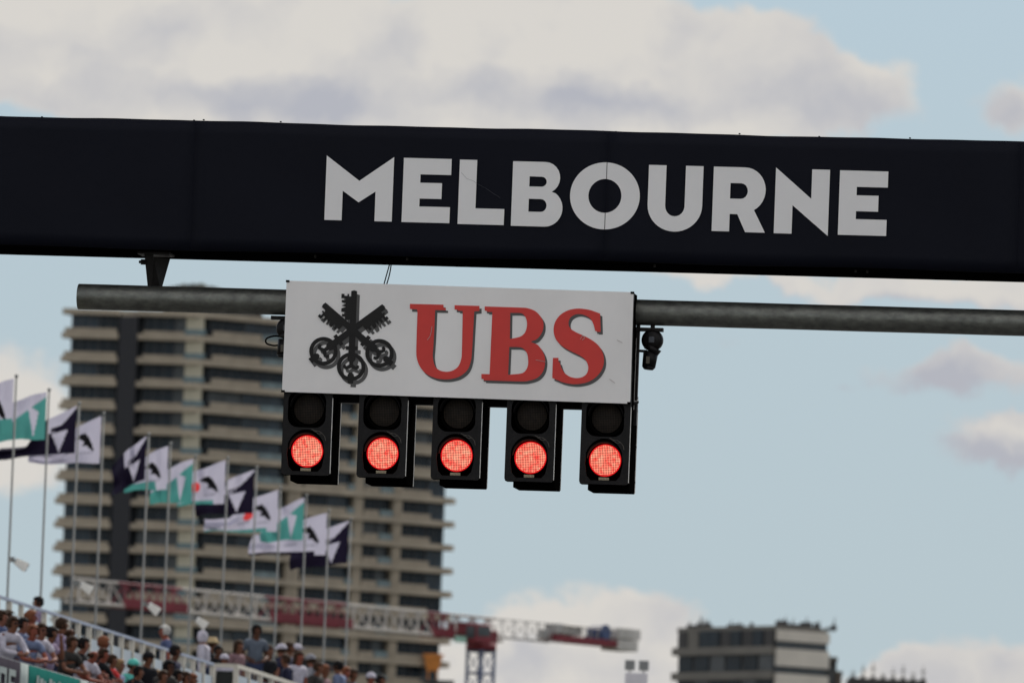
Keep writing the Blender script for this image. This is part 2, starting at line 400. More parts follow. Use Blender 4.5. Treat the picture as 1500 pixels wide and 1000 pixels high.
# ---------------------------------------------------------------- hanging pipe, bracket
PD = .30                                                     # pipe axis behind the gantry face
(pa_u, pa_z), (pb_u, pb_z) = gp(115, 434.2, PD), gp(1500, 473.3, PD)
pz = (pa_z+pb_z)/2; tilt = (pb_z-pa_z)/(pb_u-pa_u); L = 15.5; PR = .126
pipe = gthing('support_pipe', 'long weathered grey steel pipe hanging below the navy gantry', 'pipe', pa_u, pa_z, PD)
t = MB(); n = 40
prof = [(PR-.012, .02), (PR-.012, 0), (PR-.003, -.0), (PR, .004)]
rings = []
M_ = Matrix(((0, 1, 0, 0), (1, 0, 0, 0), (0, 0, 1, 0), (0, 0, 0, 1)))
pr = [(PR-.014, .9), (PR-.014, 0), (PR-.002, 0), (PR, .003)]+[(PR+.0006*math.sin(i*1.3), .003+i*L/60) for i in range(1, 61)]+[(0, L+.003)]
t.lathe(pr, 48, M_); pb = t.build('tube', galv, pipe); pb.rotation_euler = (0, -math.atan(tilt), 0)
def bracket(px, lab):
    u, z = gp(px, 367, PD); zt = BB-.036
    zb = pa_z+(u-pa_u)*tilt+PR*.88
    b = gthing('hanger_bracket', lab, 'bracket', u, zb, PD, 'steel hangers between the gantry and the pipe')
    H = zt-zb
    t = MB(); q = lambda pts, th: None
    vs = [t.bm.verts.new(p) for p in ((-.095, -.10, H), (-.005, -.10, H), (-.02, -.035, -.03), (-.055, -.035, -.03), (-.095, -.085, H), (-.005, -.085, H), (-.02, -.02, -.03), (-.055, -.02, -.03))]
    for f in ((0,3,2,1),(4,5,6,7),(0,1,5,4),(1,2,6,5),(2,3,7,6),(3,0,4,7)): t.bm.faces.new([vs[i] for i in f])
    t.build('front_plate', blacksteel, b)
    t = MB()
    vs = [t.bm.verts.new(p) for p in ((-.012, -.085, H-.02), (.12, .17, H-.02), (.06, .06, -.03), (-.03, -.02, -.03), (-.024, -.085, H-.02), (.108, .17, H-.02), (.048, .06, -.03), (-.042, -.02, -.03))]
    for f in ((0,1,2,3),(4,7,6,5),(0,4,5,1),(1,5,6,2),(2,6,7,3),(3,7,4,0)): t.bm.faces.new([vs[i] for i in f])
    t.build('gusset_plate', blacksteel, b)
    t = MB(); t.box(-.16, .16, -.14, .18, H, H+.022); t.build('top_plate', blacksteel, b)
    t = MB(); t.cyl((-.13, -.07, H-.075), (-.07, -.07, H-.075), .03, n=6); t.cyl((-.15, -.07, H-.075), (-.1, -.07, H-.075), .014, n=8); t.build('bolt', blacksteel, b)
    return b
bracket(228, 'black tapered steel hanger bracket over the free left end of the pipe')
bracket(1640, 'black steel hanger bracket carrying the pipe near the right upright')

# ---------------------------------------------------------------- sign box
SD = -.10                                                    # its face stands in front of the banner face
sc_ = [gp(420, 411, SD), gp(928, 428, SD), gp(923, 591, SD), gp(413, 573.5, SD)]
sign = gthing('sponsor_sign', 'white rectangular sign with three crossed keys and red letters UBS', 'sign', sc_[3][0], sc_[3][1], SD)
ou, oz = sc_[3]
cs = [(u-ou, z-oz) for u, z in sc_]
def rounded(c, r):
    out = []; n = len(c)
    for i in range(n):
        p, a_, b_ = Vector(c[i]), Vector(c[i-1]), Vector(c[(i+1) % n]); da = (a_-p).normalized(); db = (b_-p).normalized()
        rr = r[i]
        for k_ in range(5):
            f = k_/4; q = p+da*rr*(1-f)**2+db*rr*f**2
            out.append((q.x, q.y))
    return out
poly('face_panel', [rounded(cs, [.012, .012, .03, .035])], .02, sign_w, sign, y=0)
t = MB()
def framebox(mb_, e, y0, y1, wd):
    c = [Vector(p) for p in cs]; ctr = sum(c, Vector((0, 0)))/4
    o_ = [p+(p-ctr).normalized()*e for p in c]; i_ = [p-(p-ctr).normalized()*wd for p in c]
    for k_ in range(4):
        a_, b_, c_, d_ = o_[k_], o_[(k_+1) % 4], i_[(k_+1) % 4], i_[k_]
        vs = [mb_.bm.verts.new((p.x, y, p.y)) for y in (y0, y1) for p in (a_, b_, c_, d_)]
        for f in ((0,1,2,3),(4,7,6,5),(0,4,5,1),(1,5,6,2),(2,6,7,3),(3,7,4,0)): mb_.bm.faces.new([vs[i] for i in f])
framebox(t, .004, .021, .05, .05); t.build('frame', blacksteel, sign)
t = MB(); framebox(t, -.006, .0505, .36, .03); t.build('side_wall', soot, sign)
t = MB(); c = cs; t.box(min(c[0][0], c[3][0])+.06, c[2][0]-.04, .05, .07, .04, c[0][1]-.03); t.build('back_panel', soot, sign)
t = MB()
for (x, z_) in (cs[0], cs[1], cs[2], cs[3]):
    sx = 1 if x < 1 else -1; sz = 1 if z_ < .5 else -1
    t.box(min(x-.008*sx, x+.028*sx), max(x-.008*sx, x+.028*sx), -.004, .0, min(z_-.006*sz, z_+.016*sz), max(z_-.006*sz, z_+.016*sz))
t.build('corner_clip', soot, sign, kind='stuff')
# side rails at the right of the sign
uR = cs[1][0]
for (dx, d0, d1, nm) in ((.002, .40, .44, 'side_rail'), (.025, .40, .46, 'side_rail')):
    pass
for dx0, dx1, dy in ((-.035, .005, .37), (.028, .062, .40)):
    t = MB()
    t.box(dx0, dx1, dy, dy+.05, -.28, cs[1][1]-.20); t.build('side_rail', blacksteel, sign, (uR-.035, 0, cs[2][1]+.10))
t = MB(); t.box(.001, .0035, .39, .402, -.15, .55); t.build('rail_edge', lit_edge, sign, (uR-.004, 0, cs[2][1]+.12))
t = MB(); t.cyl((.0, .33, .0), (.09, .42, .03), .02, n=8); t.cyl((.0, .33, .05), (.08, .42, -.01), .014, n=8); t.build('clamp', blacksteel, sign, (uR-.06, 0, cs[2][1]+.02))
# print on the sign
def sp(px, py): u, z = gp(px, py, SD); return (u-ou, z-oz)
def curve_pts(pts, n=5):
    out = []; N_ = len(pts)
    for i in range(N_):
        p0, p1, p2, p3 = (Vector(pts[(i+k_-1) % N_]) for k_ in range(4))
        for k_ in range(n):
            t_ = k_/n
            q = .5*((2*p1)+(p2-p0)*t_+(2*p0-5*p1+4*p2-p3)*t_*t_+(3*p1-p0-3*p2+p3)*t_**3); out.append((q.x, q.y))
    return out
def mixed(pts, n=5):
    """points as (x, y) corners or (x, y, 1) smooth; a smooth run is splined"""
    out = []; N_ = len(pts)
    for i in range(N_):
        a_, b_ = pts[i], pts[(i+1) % N_]
        out.append(a_[:2])
        if len(a_) > 2 and len(b_) > 2:
            p0 = Vector(pts[i-1][:2]) if True else a_; p1, p2 = Vector(a_[:2]), Vector(b_[:2]); p3 = Vector(pts[(i+2) % N_][:2])
            for k_ in range(1, n):
                t_ = k_/n
                q = .5*((2*p1)+(p2-p0)*t_+(2*p0-5*p1+4*p2-p3)*t_*t_+(3*p1-p0-3*p2+p3)*t_**3); out.append((q.x, q.y))
    return out
Z1 = lambda p: (400+p[0]/5, 400+p[1]/5)
Z2 = lambda p: (600+p[0]/3.75, 400+p[1]/3.75)
U_ = [Z1(p) for p in mixed([(1003,225),(1248,231),(1250,254),(1266,256),(1266,272),(1188,270),(1186,300,1),(1181,420,1),(1174,540,1),(1170,610,1),(1186,680,1),(1222,712,1),(1270,722,1),(1318,712,1),(1357,682,1),(1378,630,1),(1384,560,1),(1390,276),(1354,275),(1354,268),(1330,266),(1330,235),(1512,240),(1512,276),(1474,280),(1466,420,1),(1458,560,1),(1450,640,1),(1424,708,1),(1370,754,1),(1310,773,1),(1255,777,1),(1190,768,1),(1125,738,1),(1080,690,1),(1054,625,1),(1050,540,1),(1058,290),(1056,265),(1022,263),(1003,262)])]
B_out = [Z2(p) for p in mixed([(413,183),(600,189,1),(650,193,1),(695,212,1),(727,250,1),(736,285,1),(728,325,1),(700,362,1),(668,377,1),(705,395,1),(736,440,1),(745,485,1),(735,535,1),(705,572,1),(655,590,1),(600,594,1),(408,588),(408,581),(395,580),(395,553),(440,555),(455,213),(425,212),(425,207),(413,206)])]
B_h1 = [Z2(p) for p in mixed([(553,218),(600,218,1),(625,226,1),(642,255,1),(645,290,1),(635,325,1),(615,345,1),(590,354,1),(551,362)])]
B_h2 = [Z2(p) for p in mixed([(548,405),(590,405,1),(622,412,1),(645,440,1),(652,480,1),(648,515,1),(630,543,1),(600,553,1),(541,558)])]
S_ = [Z2(p) for p in mixed([(1047,222),(1000,205,1),(960,197,1),(915,195,1),(870,205,1),(830,228,1),(803,262,1),(792,300,1),(795,340,1),(812,375,1),(845,405,1),(890,430,1),(935,452,1),(965,475,1),(980,505,1),(980,535,1),(968,558,1),(945,572,1),(915,576,1),(880,568,1),(850,546,1),(832,515,1),(825,490),(818,487),(818,465),(788,465),(784,575),(800,582),(835,597,1),(880,607,1),(930,608,1),(985,595,1),(1030,565,1),(1058,525,1),(1068,485,1),(1062,440,1),(1040,400,1),(1005,370,1),(960,345,1),(915,325,1),(885,305,1),(873,280,1),(880,250,1),(900,232,1),(930,224,1),(965,232,1),(995,252,1),(1012,285,1),(1020,318),(1028,318),(1028,322),(1050,322)])]
def printed(name, loops, m, y, dx=0, dy=0):
    lp = [[sp(x+dx, y_+dy) for x, y_ in l] for l in loops]
    return poly(name, lp, .002, m, sign, y=y, org=lp[0][0])
for nm, lp in (('letter_u', [U_]), ('letter_b', [B_out, B_h1, B_h2]), ('letter_s', [S_])):
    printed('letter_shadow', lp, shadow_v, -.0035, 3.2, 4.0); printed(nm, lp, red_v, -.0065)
# crossed keys, each drawn along its own axis (0 = middle of the ring, s grows towards the bit), in the 5x zoom's pixels
def key_shapes(cx, cy, tx, ty, side):
    ax = Vector((tx-cx, ty-cy)); Ln = ax.length; ax.normalize(); nx_ = Vector((-ax.y, ax.x))*side
    W = lambda s_, t_: Z1((cx+ax.x*s_+nx_.x*t_, cy+ax.y*s_+nx_.y*t_))
    sh = []
    ring_o = [W(104*math.cos(a_), 104*math.sin(a_)) for a_ in [2*math.pi*i/48 for i in range(48)]]
    ring_i = [W(76*math.cos(a_), 76*math.sin(a_)) for a_ in [2*math.pi*i/48 for i in range(48)]]
    sh.append([ring_o, ring_i])
    sh.append([[W(70, -24), W(Ln, -21), W(Ln+6, 0), W(Ln, 21), W(70, 24)]])
    sh.append([[W(122, -44), W(150, -44), W(150, 44), W(122, 44)]])
    sh.append([[W(-92, -20), W(-122, -20), W(-122, 20), W(-92, 20)]])
    c_ = lambda s_, t_, r_: [W(s_+r_*math.cos(a_), t_+r_*math.sin(a_)) for a_ in [2*math.pi*i/20 for i in range(20)]]
    sh.append([c_(62, 0, 30)]); sh.append([[W(62, -17), W(5, -12), W(5, 12), W(62, 17)]])
    for q in (-1, 1):
        sh.append([[W(12, 0), W(18, q*12), W(2, q*34), W(16, q*44), W(8, q*60), W(-12, q*56), W(-22, q*36), W(-14, q*12), W(-8, 0)]])
    sh.append([c_(-68, 0, 24)]); sh.append([[W(-60, -22), W(-42, -10), W(-42, 10), W(-60, 22)]])
    f = Ln/555.0                                       # bit with cut teeth
    bit = [(345, 0), (345, 60), (365, 60), (365, 82), (385, 82), (385, 60), (400, 55), (400, 88), (425, 88), (437, 55), (445, 88), (462, 55), (470, 88), (486, 88), (486, 60), (500, 60), (500, 92), (532, 92), (532, 70), (518, 70), (518, 48), (532, 48), (532, 36), (515, 36), (515, 0)]
    sh.append([[W(s_*f, t_) for s_, t_ in bit]])
    return sh
keys = [((572, 685), (595, 132), -1), ((370, 571), (812, 245), 1), ((780, 586), (372, 232), -1)]
zi = 0
for (c0, t0, side) in keys:
    shp = key_shapes(c0[0], c0[1], t0[0], t0[1], side)
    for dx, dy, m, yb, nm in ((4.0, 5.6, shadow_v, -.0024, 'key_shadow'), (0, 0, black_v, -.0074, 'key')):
        objs = []
        for i, lp in enumerate(shp):
            o_ = printed('tmp_piece', lp, m, yb-.0002*i-.0018*(zi if nm == 'key' else zi*.3), dx, dy); objs.append(o_)
        bm = bmesh.new()
        for o_ in objs:
            me_ = o_.data; me_.transform(Matrix.Translation(o_.location)); bm.from_mesh(me_); bpy.data.objects.remove(o_); bpy.data.meshes.remove(me_)
        me_ = bpy.data.meshes.new(nm); bm.to_mesh(me_); bm.free(); me_.materials.append(m); link(nm, me_, sign)
    zi += 1
# scuffs
scm = mat('scuff', (.42, .36, .34), .7); t = MB()
for pts in ([(626,498),(630,493),(632,486),(633,478)], [(850,497),(854,491),(857,495),(853,498)], [(904,498),(912,502)], [(893,555),(901,561)], [(785,527),(800,530)]):
    for a_, b_ in zip(pts, pts[1:]):
        p_, q_ = sp(*a_), sp(*b_); t.cyl((p_[0], -.0125, p_[1]), (q_[0], -.0125, q_[1]), .0025, n=5)
t.build('scuff_mark', scm, sign, kind='stuff')

# thin cables from beam to sign
cab = gthing('sign_cable', 'thin black twin cable dropping from the beam to the sign top', 'cable', *gp(567, 413, .1), .1)
for off in (0, 4):
    cu = bpy.data.curves.new('wire', 'CURVE'); cu.dimensions = '3D'; cu.bevel_depth = .006; s_ = cu.splines.new('BEZIER')
    pts = [gp(562+off, 418, .1), gp(566.5+off, 400, .1), gp(572+off*.3, 379, .1)]; s_.bezier_points.add(2)
    b0 = gp(567, 413, .1)
    for i, (u, z) in enumerate(pts):
        bp_ = s_.bezier_points[i]; bp_.co = (u-b0[0], .02*i, z-b0[1]); bp_.handle_left_type = bp_.handle_right_type = 'AUTO'
    tmp = bpy.data.objects.new('tmp', cu); col.objects.link(tmp)
    me_ = bpy.data.meshes.new_from_object(tmp.evaluated_get(bpy.context.evaluated_depsgraph_get())); bpy.data.objects.remove(tmp)
    me_.materials.clear(); me_.materials.append(soot); link('wire', me_, cab)

# carrier rail for the lamps under the sign
(ra_u, ra_z), (rb_u, rb_z) = gp(425, 582, .42), gp(930, 597.5, .42)
rail = gthing('lamp_rail', 'black steel bar just below the white sign carrying the five lamps', 'bar', ra_u, ra_z, .42)
t = MB(); t.box(-.02, rb_u-ra_u+.02, 0, .09, -.035, .11); o_ = t.build('bar', blacksteel, rail)
for k_ in range(4):
    t = MB(); t.box(-.03, .03, .02, .07, .1, 1.05); t.build('hanger_strap', blacksteel, rail, (.35+k_*.9, 0, 0))

# ---------------------------------------------------------------- start lights
def led_mat(on):
    m = bpy.data.materials.new('red_led_matrix' if on else 'dark_led_matrix'); m.use_nodes = True; t = m.node_tree; b = t.nodes['Principled BSDF']
    b.inputs['Roughness'].default_value = .6; b.inputs['Specular IOR Level'].default_value = .12
    tcn = t.nodes.new('ShaderNodeTexCoord'); sp_ = t.nodes.new('ShaderNodeSeparateXYZ'); t.links.new(tcn.outputs['Object'], sp_.inputs[0])
    def mm(op, a_, b_=None, clamp=False):
        n_ = t.nodes.new('ShaderNodeMath'); n_.operation = op; n_.use_clamp = clamp
        for i, v in enumerate((a_, b_)):
            if v is None: continue
            if isinstance(v, (int, float)): n_.inputs[i].default_value = v
            else: t.links.new(v, n_.inputs[i])
        return n_.outputs[0]
    per = .0164
    def dots(s):
        f = mm('FRACT', mm('DIVIDE', mm('ADD', s, 10.0), per)); return mm('ABSOLUTE', mm('SUBTRACT', f, .5))
    dx, dz = dots(sp_.outputs[0]), dots(sp_.outputs[2])
    dd = mm('MAXIMUM', dx, dz)
    def sm(x, a_, b_, lo=0.0, hi_=1.0):
        n_ = t.nodes.new('ShaderNodeMapRange'); n_.interpolation_type = 'SMOOTHSTEP'; t.links.new(x, n_.inputs[0])
        n_.inputs[1].default_value = a_; n_.inputs[2].default_value = b_; n_.inputs[3].default_value = lo; n_.inputs[4].default_value = hi_
        return n_.outputs[0]
    dot = sm(dd, .22, .44, 1.0, 0.0)
    nz = t.nodes.new('ShaderNodeTexNoise'); nz.noise_dimensions = '4D'; nz.inputs['Scale'].default_value = 24; t.links.new(tcn.outputs['Object'], nz.inputs['Vector'])
    oi = t.nodes.new('ShaderNodeObjectInfo'); t.links.new(mm('MULTIPLY', oi.outputs['Random'], 9.0), nz.inputs['W'])
    if on:
        cr = t.nodes.new('ShaderNodeValToRGB'); t.links.new(nz.outputs[0], cr.inputs[0])
        cr.color_ramp.elements[0].position = .3; cr.color_ramp.elements[0].color = (1.0, .055, .045, 1)
        cr.color_ramp.elements[1].position = .7; cr.color_ramp.elements[1].color = (1.0, .42, .27, 1)
        t.links.new(cr.outputs[0], b.inputs['Emission Color'])
        t.links.new(mm('ADD', mm('MULTIPLY', dot, 1.65), .12), b.inputs['Emission Strength'])
        b.inputs['Base Color'].default_value = (.08, .005, .005, 1)
    else:
        mx = t.nodes.new('ShaderNodeMix'); mx.data_type = 'RGBA'; t.links.new(mm('MULTIPLY', dot, nz.outputs[0]), mx.inputs[0])
        mx.inputs[6].default_value = (.006, .005, .005, 1); mx.inputs[7].default_value = (.06, .044, .028, 1); t.links.new(mx.outputs[2], b.inputs['Base Color'])
    return m
led_on, led_off = led_mat(True), led_mat(False)
ring_red = mat('red_edge_led', (.05, .002, .002), .4, emit=((1, .01, .015), .75))
label_m = mat('pale_label', (.30, .25, .16), .6, var=.3, scale=60)
RL = .147
def start_light(cx, cy, label):
    LD = .07                                           # lens plane
    u, z = gp(cx, cy, LD)
    th_ = gthing('start_light', label, 'start light', u, z-.26, LD, 'row of five red start lights under the sign')
    z0 = .26                                           # lens centre above the thing's origin
    zu = z0+.413                                       # upper lens
    pl, pr_ = -.236, .246
    top = .86
    # front plate with two openings
    rr = lambda x0_, x1_, y0_, y1_, r_: arc(x1_-r_, y1_-r_, r_, r_, 0, 90, 6)+arc(x0_+r_, y1_-r_, r_, r_, 90, 180, 6)+arc(x0_+r_, y0_+r_, r_, r_, 180, 270, 6)+arc(x1_-r_, y0_+r_, r_, r_, 270, 360, 6)
    low = [(x*1.0, z_) for x, z_ in arc(.0, z0-.005, .188, .212, 20, 160, 18)]+[(-.185, z0-.04), (-.165, .10), (-.125, .055), (.125, .055), (.165, .10), (.187, z0-.04)]
    up = rr(-.19, .185, zu-.188, zu+.17, .10)
    poly('front_plate', [rr(pl, pr_, .02, top, .03), low, up], .018, housing_m, th_, y=-.11)
    t = MB(); t.box(pl+.004, pr_-.004, -.092, .10, .024, top-.004); 
    bm = t.bm
    t.bm.faces.ensure_lookup_table()
    f = [f_ for f_ in t.bm.faces if abs(f_.calc_center_median().y+.092) < 1e-4]; bmesh.ops.delete(t.bm, geom=f, context='FACES')
    t.build('housing', soot, th_)
    t = MB(); t.box(pr_+.0005, pr_+.0055, -.108, -.094, .04, .78); t.build('plate_edge', lit_edge, th_)  # strip carries the bright sunlit line in its colour
    t = MB(); t.box(-.175, .235, .101, .55, -.03, top, bev=.006); t.build('rear_box', soot, th_)
    t = MB(); t.box(.2355, .2415, .53, .548, -.02, .80); t.build('rear_edge', lit_edge, th_)
    t = MB()
    for zz in (.07, .42): t.box(.236, .246, .47, .5, zz, zz+.022)
    t.build('hinge', blacksteel, th_, kind='stuff')
    for (zz, on) in ((z0, True), (zu, False)):
        t = MB(); t.lathe([(.0, -.018), (.05, -.0165), (.10, -.011), (RL, 0)], 40); ln = t.build('lens', led_on if on else led_off, th_, (0, -.0, zz))
        if on: t = MB(); t.lathe([(RL, 0), (RL+.011, .002), (RL+.011, .012), (RL, .012)], 40); t.build('led_ring', ring_red, th_, (0, 0, zz))
        t = MB(); t.lathe([(RL+.012, .03), (RL+.012, -.005), (RL+.03, -.012), (RL+.034, .03)], 40); t.build('bezel', soot, th_, (0, 0, zz))
        # visor: upper half tube standing forward
        t = MB(); n_ = 24; A, B, C_, D_ = [], [], [], []
        for i in range(n_+1):
            a_ = R(5+170*i/n_); fw = -.10-.03*math.sin(math.pi*i/n_)**.7
            for lst, r_, y_ in ((A, .168, -.01), (B, .170, fw), (C_, .174, fw), (D_, .174, -.01)): lst.append(t.bm.verts.new((r_*math.cos(a_), y_, r_*math.sin(a_))))
        for i in range(n_):
            for P_, Q_ in ((A, B), (B, C_), (C_, D_)): t.bm.faces.new((P_[i], P_[i+1], Q_[i+1], Q_[i])).smooth = True
        t.build('visor', housing_m, th_, (0, 0, zz))
    t = MB(); t.box(-.05, .05, -.062, -.052, .062, .088); t.build('label_plate', label_m, th_)
    # brown smear strokes, paler than the plate
    t = MB(); pts = [(.05, .47), (.09, .455), (.13, .45), (.165, .425), (.185, .40), (.195, .36)]
    for (a_, b_), (c_, d_) in zip(pts, pts[1:]): t.cyl((a_, -.1085, b_), (c_, -.1085, d_), .0045, n=5)
    pts = [(.07, .455), (.10, .44), (.12, .425), (.15, .43)]
    for (a_, b_), (c_, d_) in zip(pts, pts[1:]): t.cyl((a_, -.1085, b_), (c_, -.1085, d_), .004, n=5)
    t.build('plate_smear', mat('smear_brown', (.06, .05, .04), .6, var=.6, scale=60), th_, kind='stuff')
    return th_
for cx, cy, lb in ((450, 660.5, 'leftmost lit red start light, under the keys of the sign'), (560.5, 664, 'second lit red start light from the left'),
                   (669, 667, 'middle lit red start light of the five, below the letter U'), (777, 670, 'fourth lit red start light from the left, below the letter B'),
                   (886.5, 674, 'rightmost lit red start light, under the sign corner beside the side rail')):
    start_light(cx, cy, lb)

# ---------------------------------------------------------------- small cameras hung under the pipe at both sides of the sign
def pipe_cam(px, py, lab, loop):
    u, z = gp(px, py, PD)
    c_ = gthing('pipe_camera', lab, 'camera', u, z, PD, 'black cameras clamped under the pipe')
    S = 1.0
    t = MB(); t.box(-.16, .105, -.04, .04, .0, .035); t.box(-.02, .02, -.02, .02, .03, .06); t.build('mount_plate', blacksteel, c_)
    t = MB(); t.lathe([(0, -.07), (.07, -.065), (.098, -.045), (.107, -.01), (.107, .03), (.09, .06), (0, .065)], 28); t.build('pan_head', housing_m, c_, (0, 0, -.085))
    t = MB(); t.box(-.028, .028, -.078, -.068, -.03, .03, bev=.006); t.build('badge', mat('dull_plate', (.05, .055, .065), .5), c_, (0, 0, -.085))
    t = MB(); t.cyl((.015, 0, -.15), (-.01, 0, -.20), .088, .078, n=20); t.cyl((-.01, 0, -.20), (-.025, -.01, -.35), .075, .066, n=20); t.cyl((-.025, -.01, -.35), (-.027, -.011, -.375), .066, .045, n=20); t.build('barrel', housing_m, c_)
    t = MB(); t.box(-.045, -.01, -.078, -.07, -.32, -.25); t.build('badge', mat('tan_sticker', (.10, .085, .06), .6), c_)
    if not loop:
        t = MB(); t.cyl((-.15, .02, -.19), (-.05, .01, -.195), .014, n=8); t.cyl((-.15, .03, .02), (-.15, .03, -.22), .022, n=8); t.build('arm', blacksteel, c_)
    if loop:
        cu = bpy.data.curves.new('cable_loop', 'CURVE'); cu.dimensions = '3D'; cu.bevel_depth = .0085; s_ = cu.splines.new('BEZIER'); s_.bezier_points.add(4)
        for i, p_ in enumerate(((-.04, -.02, -.17), (-.13, -.02, -.165), (-.205, -.02, -.215), (-.14, -.02, -.255), (-.03, -.02, -.24))):
            b_ = s_.bezier_points[i]; b_.co = p_; b_.handle_left_type = b_.handle_right_type = 'AUTO'
        tmp = bpy.data.objects.new('tmp', cu); col.objects.link(tmp)
        me_ = bpy.data.meshes.new_from_object(tmp.evaluated_get(bpy.context.evaluated_depsgraph_get())); bpy.data.objects.remove(tmp)
        me_.materials.clear(); me_.materials.append(soot); link('cable_loop', me_, c_)
pipe_cam(956, 485.5, 'small black camera with round head clamped under the pipe right of the sign', False)
pipe_cam(421, 468.5, 'small black camera with a cable loop half hidden behind the sign left edge', True)

# ---------------------------------------------------------------- far apartment tower
def plane_hit(px, py, org, n):
    r = ray(px, py); return CAM + r*((org-CAM).dot(n)/r.dot(n))
def at(px, py, Y):
    r = ray(px, py); return CAM + r*(Y/r.y)
conc = mat('pale_concrete', (.35, .30, .228), .8, var=.22, scale=.22)
conc2 = mat('column_concrete', (.44, .41, .31), .8, var=.12, scale=.3)
par_m = mat('parapet_render', (.31, .265, .20), .8, var=.22, scale=.4)
core_m = mat('dark_facade', (.010, .014, .018), .9, var=.3, scale=.1)
glA = mat('dark_window_glass', (.009, .018, .027), .25, var=.5, scale=.25, stretch=(1, 1, .6), spec=.22)
glB = mat('blue_window_glass', (.020, .036, .052), .2, var=.5, scale=.35, spec=.3)
glC = mat('curtained_window_glass', (.05, .06, .065), .3, var=.6, scale=.5, spec=.4)
glb = mat('glass_balustrade', (.10, .15, .16), .12, var=.3, scale=.6, spec=.6)
frame_m = mat('window_frame_metal', (.07, .075, .08), .5, var=.2, scale=2)
TY = 1546.0
KP = at(289, 520, TY); KX, KY = KP.x, KP.y
A1, A2 = R(7.0), R(34)
class Face:
    def __init__(s, ang, n_sign=1):
        s.e = Vector((math.cos(ang), math.sin(ang), 0)); s.n = Vector((math.sin(ang), -math.cos(ang), 0))
        s.o = Vector((KX, KY, 0))
    def e_at(s, px, py=650): 
        p = plane_hit(px, py, s.o, s.n); return (p-s.o).dot(s.e)
F1, F2 = Face(-A1), Face(A2)
ztop = plane_hit(130, 453, F1.o, F1.n).z
zlow = plane_hit(115, 903.5, F1.o, F1.n).z
PITCHZ = (ztop-zlow)/13.0
tower = thing('apartment_tower', 'tall beige apartment tower with dark glazing and projecting balcony slabs behind the flags', 'building', (KX, KY, 0))
NF = 19
def frot(F): return math.atan2(F.e.y, F.e.x)
def fbox(mb_, F, e0, e1, n0, n1, z0, z1):
    M = Matrix.Rotation(frot(F), 4, 'Z'); mb_.box(e0, e1, -n1, -n0, z0, z1, M=M)
eL1 = F1.e_at(100, 600); eR2 = F2.e_at(650, 760)
sL1 = F1.e_at(86, 600); sR2 = F2.e_at(664, 735)
# plan polygon of one slab (local to the corner)
def pt(F, e, n): v = F.e*e + F.n*n; return (v.x, v.y)
def prism(mb_, pts, z0, z1):
    lo = [mb_.bm.verts.new((x, y, z0)) for x, y in pts]; hi_ = [mb_.bm.verts.new((x, y, z1)) for x, y in pts]
    mb_.bm.faces.new(lo[::-1]); mb_.bm.faces.new(hi_)
    for i in range(len(pts)): j = (i+1) % len(pts); mb_.bm.faces.new((lo[i], lo[j], hi_[j], hi_[i]))
DEP = 24
g1a, g1b = F1.e_at(171, 600), F1.e_at(187, 600)       # the dark recess in the left face
slab_pts = [pt(F1, sL1+.5, -.4), pt(F1, sL1, .2), pt(F1, sL1+.4, 1.2), pt(F1, g1a, 1.6), pt(F1, g1a+.3, .3), pt(F1, g1b+.8, .3), pt(F1, g1b+1.1, 1.6), pt(F1, -.2, 1.6),
            pt(F2, .6, 1.55), pt(F2, sR2-1.2, 1.5), pt(F2, sR2, .6), pt(F2, sR2-.6, -1.2), pt(F2, eR2-1, -DEP*.7), pt(F1, eL1+2, -DEP), pt(F1, eL1, -3)]
t = MB(); prism(t, slab_pts, -.78, 0); slab_me = t.mesh('floor_slab', conc)
z_f = lambda i: ztop - i*PITCHZ                           # i = 0 is the roof slab
for i in range(NF+1): link('floor_slab', slab_me, tower, (0, 0, z_f(i)))
core_pts = [pt(F1, eL1, 0), pt(F1, 0, 0), pt(F2, eR2, 0), pt(F2, eR2-2, -DEP*.66), pt(F1, eL1+3, -DEP+1)]
t = MB(); prism(t, core_pts, z_f(NF), ztop-.65); t.build('facade_wall', core_m, tower)
t = MB(); prism(t, core_pts, 0.05, z_f(NF)-.63); t.build('lower_wall', core_m, tower)
t = MB(); k_ = NF+1
while z_f(k_) > 3: prism(t, slab_pts, z_f(k_)-1.3, z_f(k_)); k_ += 1
t.build('lower_slabs', conc, tower, kind='stuff')
# windows: (face, px0, px1, py at which measured, glass, mullions)
WN = [(F1, 101, 140, 600, glB, 2), (F1, 141, 168, 600, glA, 1), (F1, 208, 252, 600, glA, 2), (F1, 253, 272, 600, glC, 0),
      (F2, 303, 352, 600, glA, 2), (F2, 353, 412, 600, glB, 2), (F2, 436, 476, 780, glA, 1), (F2, 477, 509, 780, glB, 1), (F2, 527, 549, 780, glA, 1), (F2, 550, 566, 780, glC, 0), (F2, 584, 622, 780, glA, 2), (F2, 624, 649, 780, glB, 1)]
WM = []
for F, p0, p1, py, g, nm in WN:
    e0, e1 = F.e_at(p0, py), F.e_at(p1, py); H = PITCHZ-.66
    t = MB()
    for (a_, b_, c_, d_) in ((0, e1-e0, 0, .07), (0, e1-e0, H-.07, H), (0, .07, .07, H-.07), (e1-e0-.07, e1-e0, .07, H-.07)): t.box(a_, b_, -.11, -.003, c_, d_)
    for q in range(nm): x = (e1-e0)*(q+1)/(nm+1); t.box(x-.035, x+.035, -.10, -.004, .072, H-.072)
    fm = t.mesh('window', frame_m)
    panes = []
    for gg in (g, glA, glC if g is not glB else glB):
        t = MB(); t.box(.072, e1-e0-.072, -.05, -.006, .072, H-.072); panes.append(t.mesh('pane', gg))
    WM.append((F, e0, fm, panes))
rnd = random.Random(3)
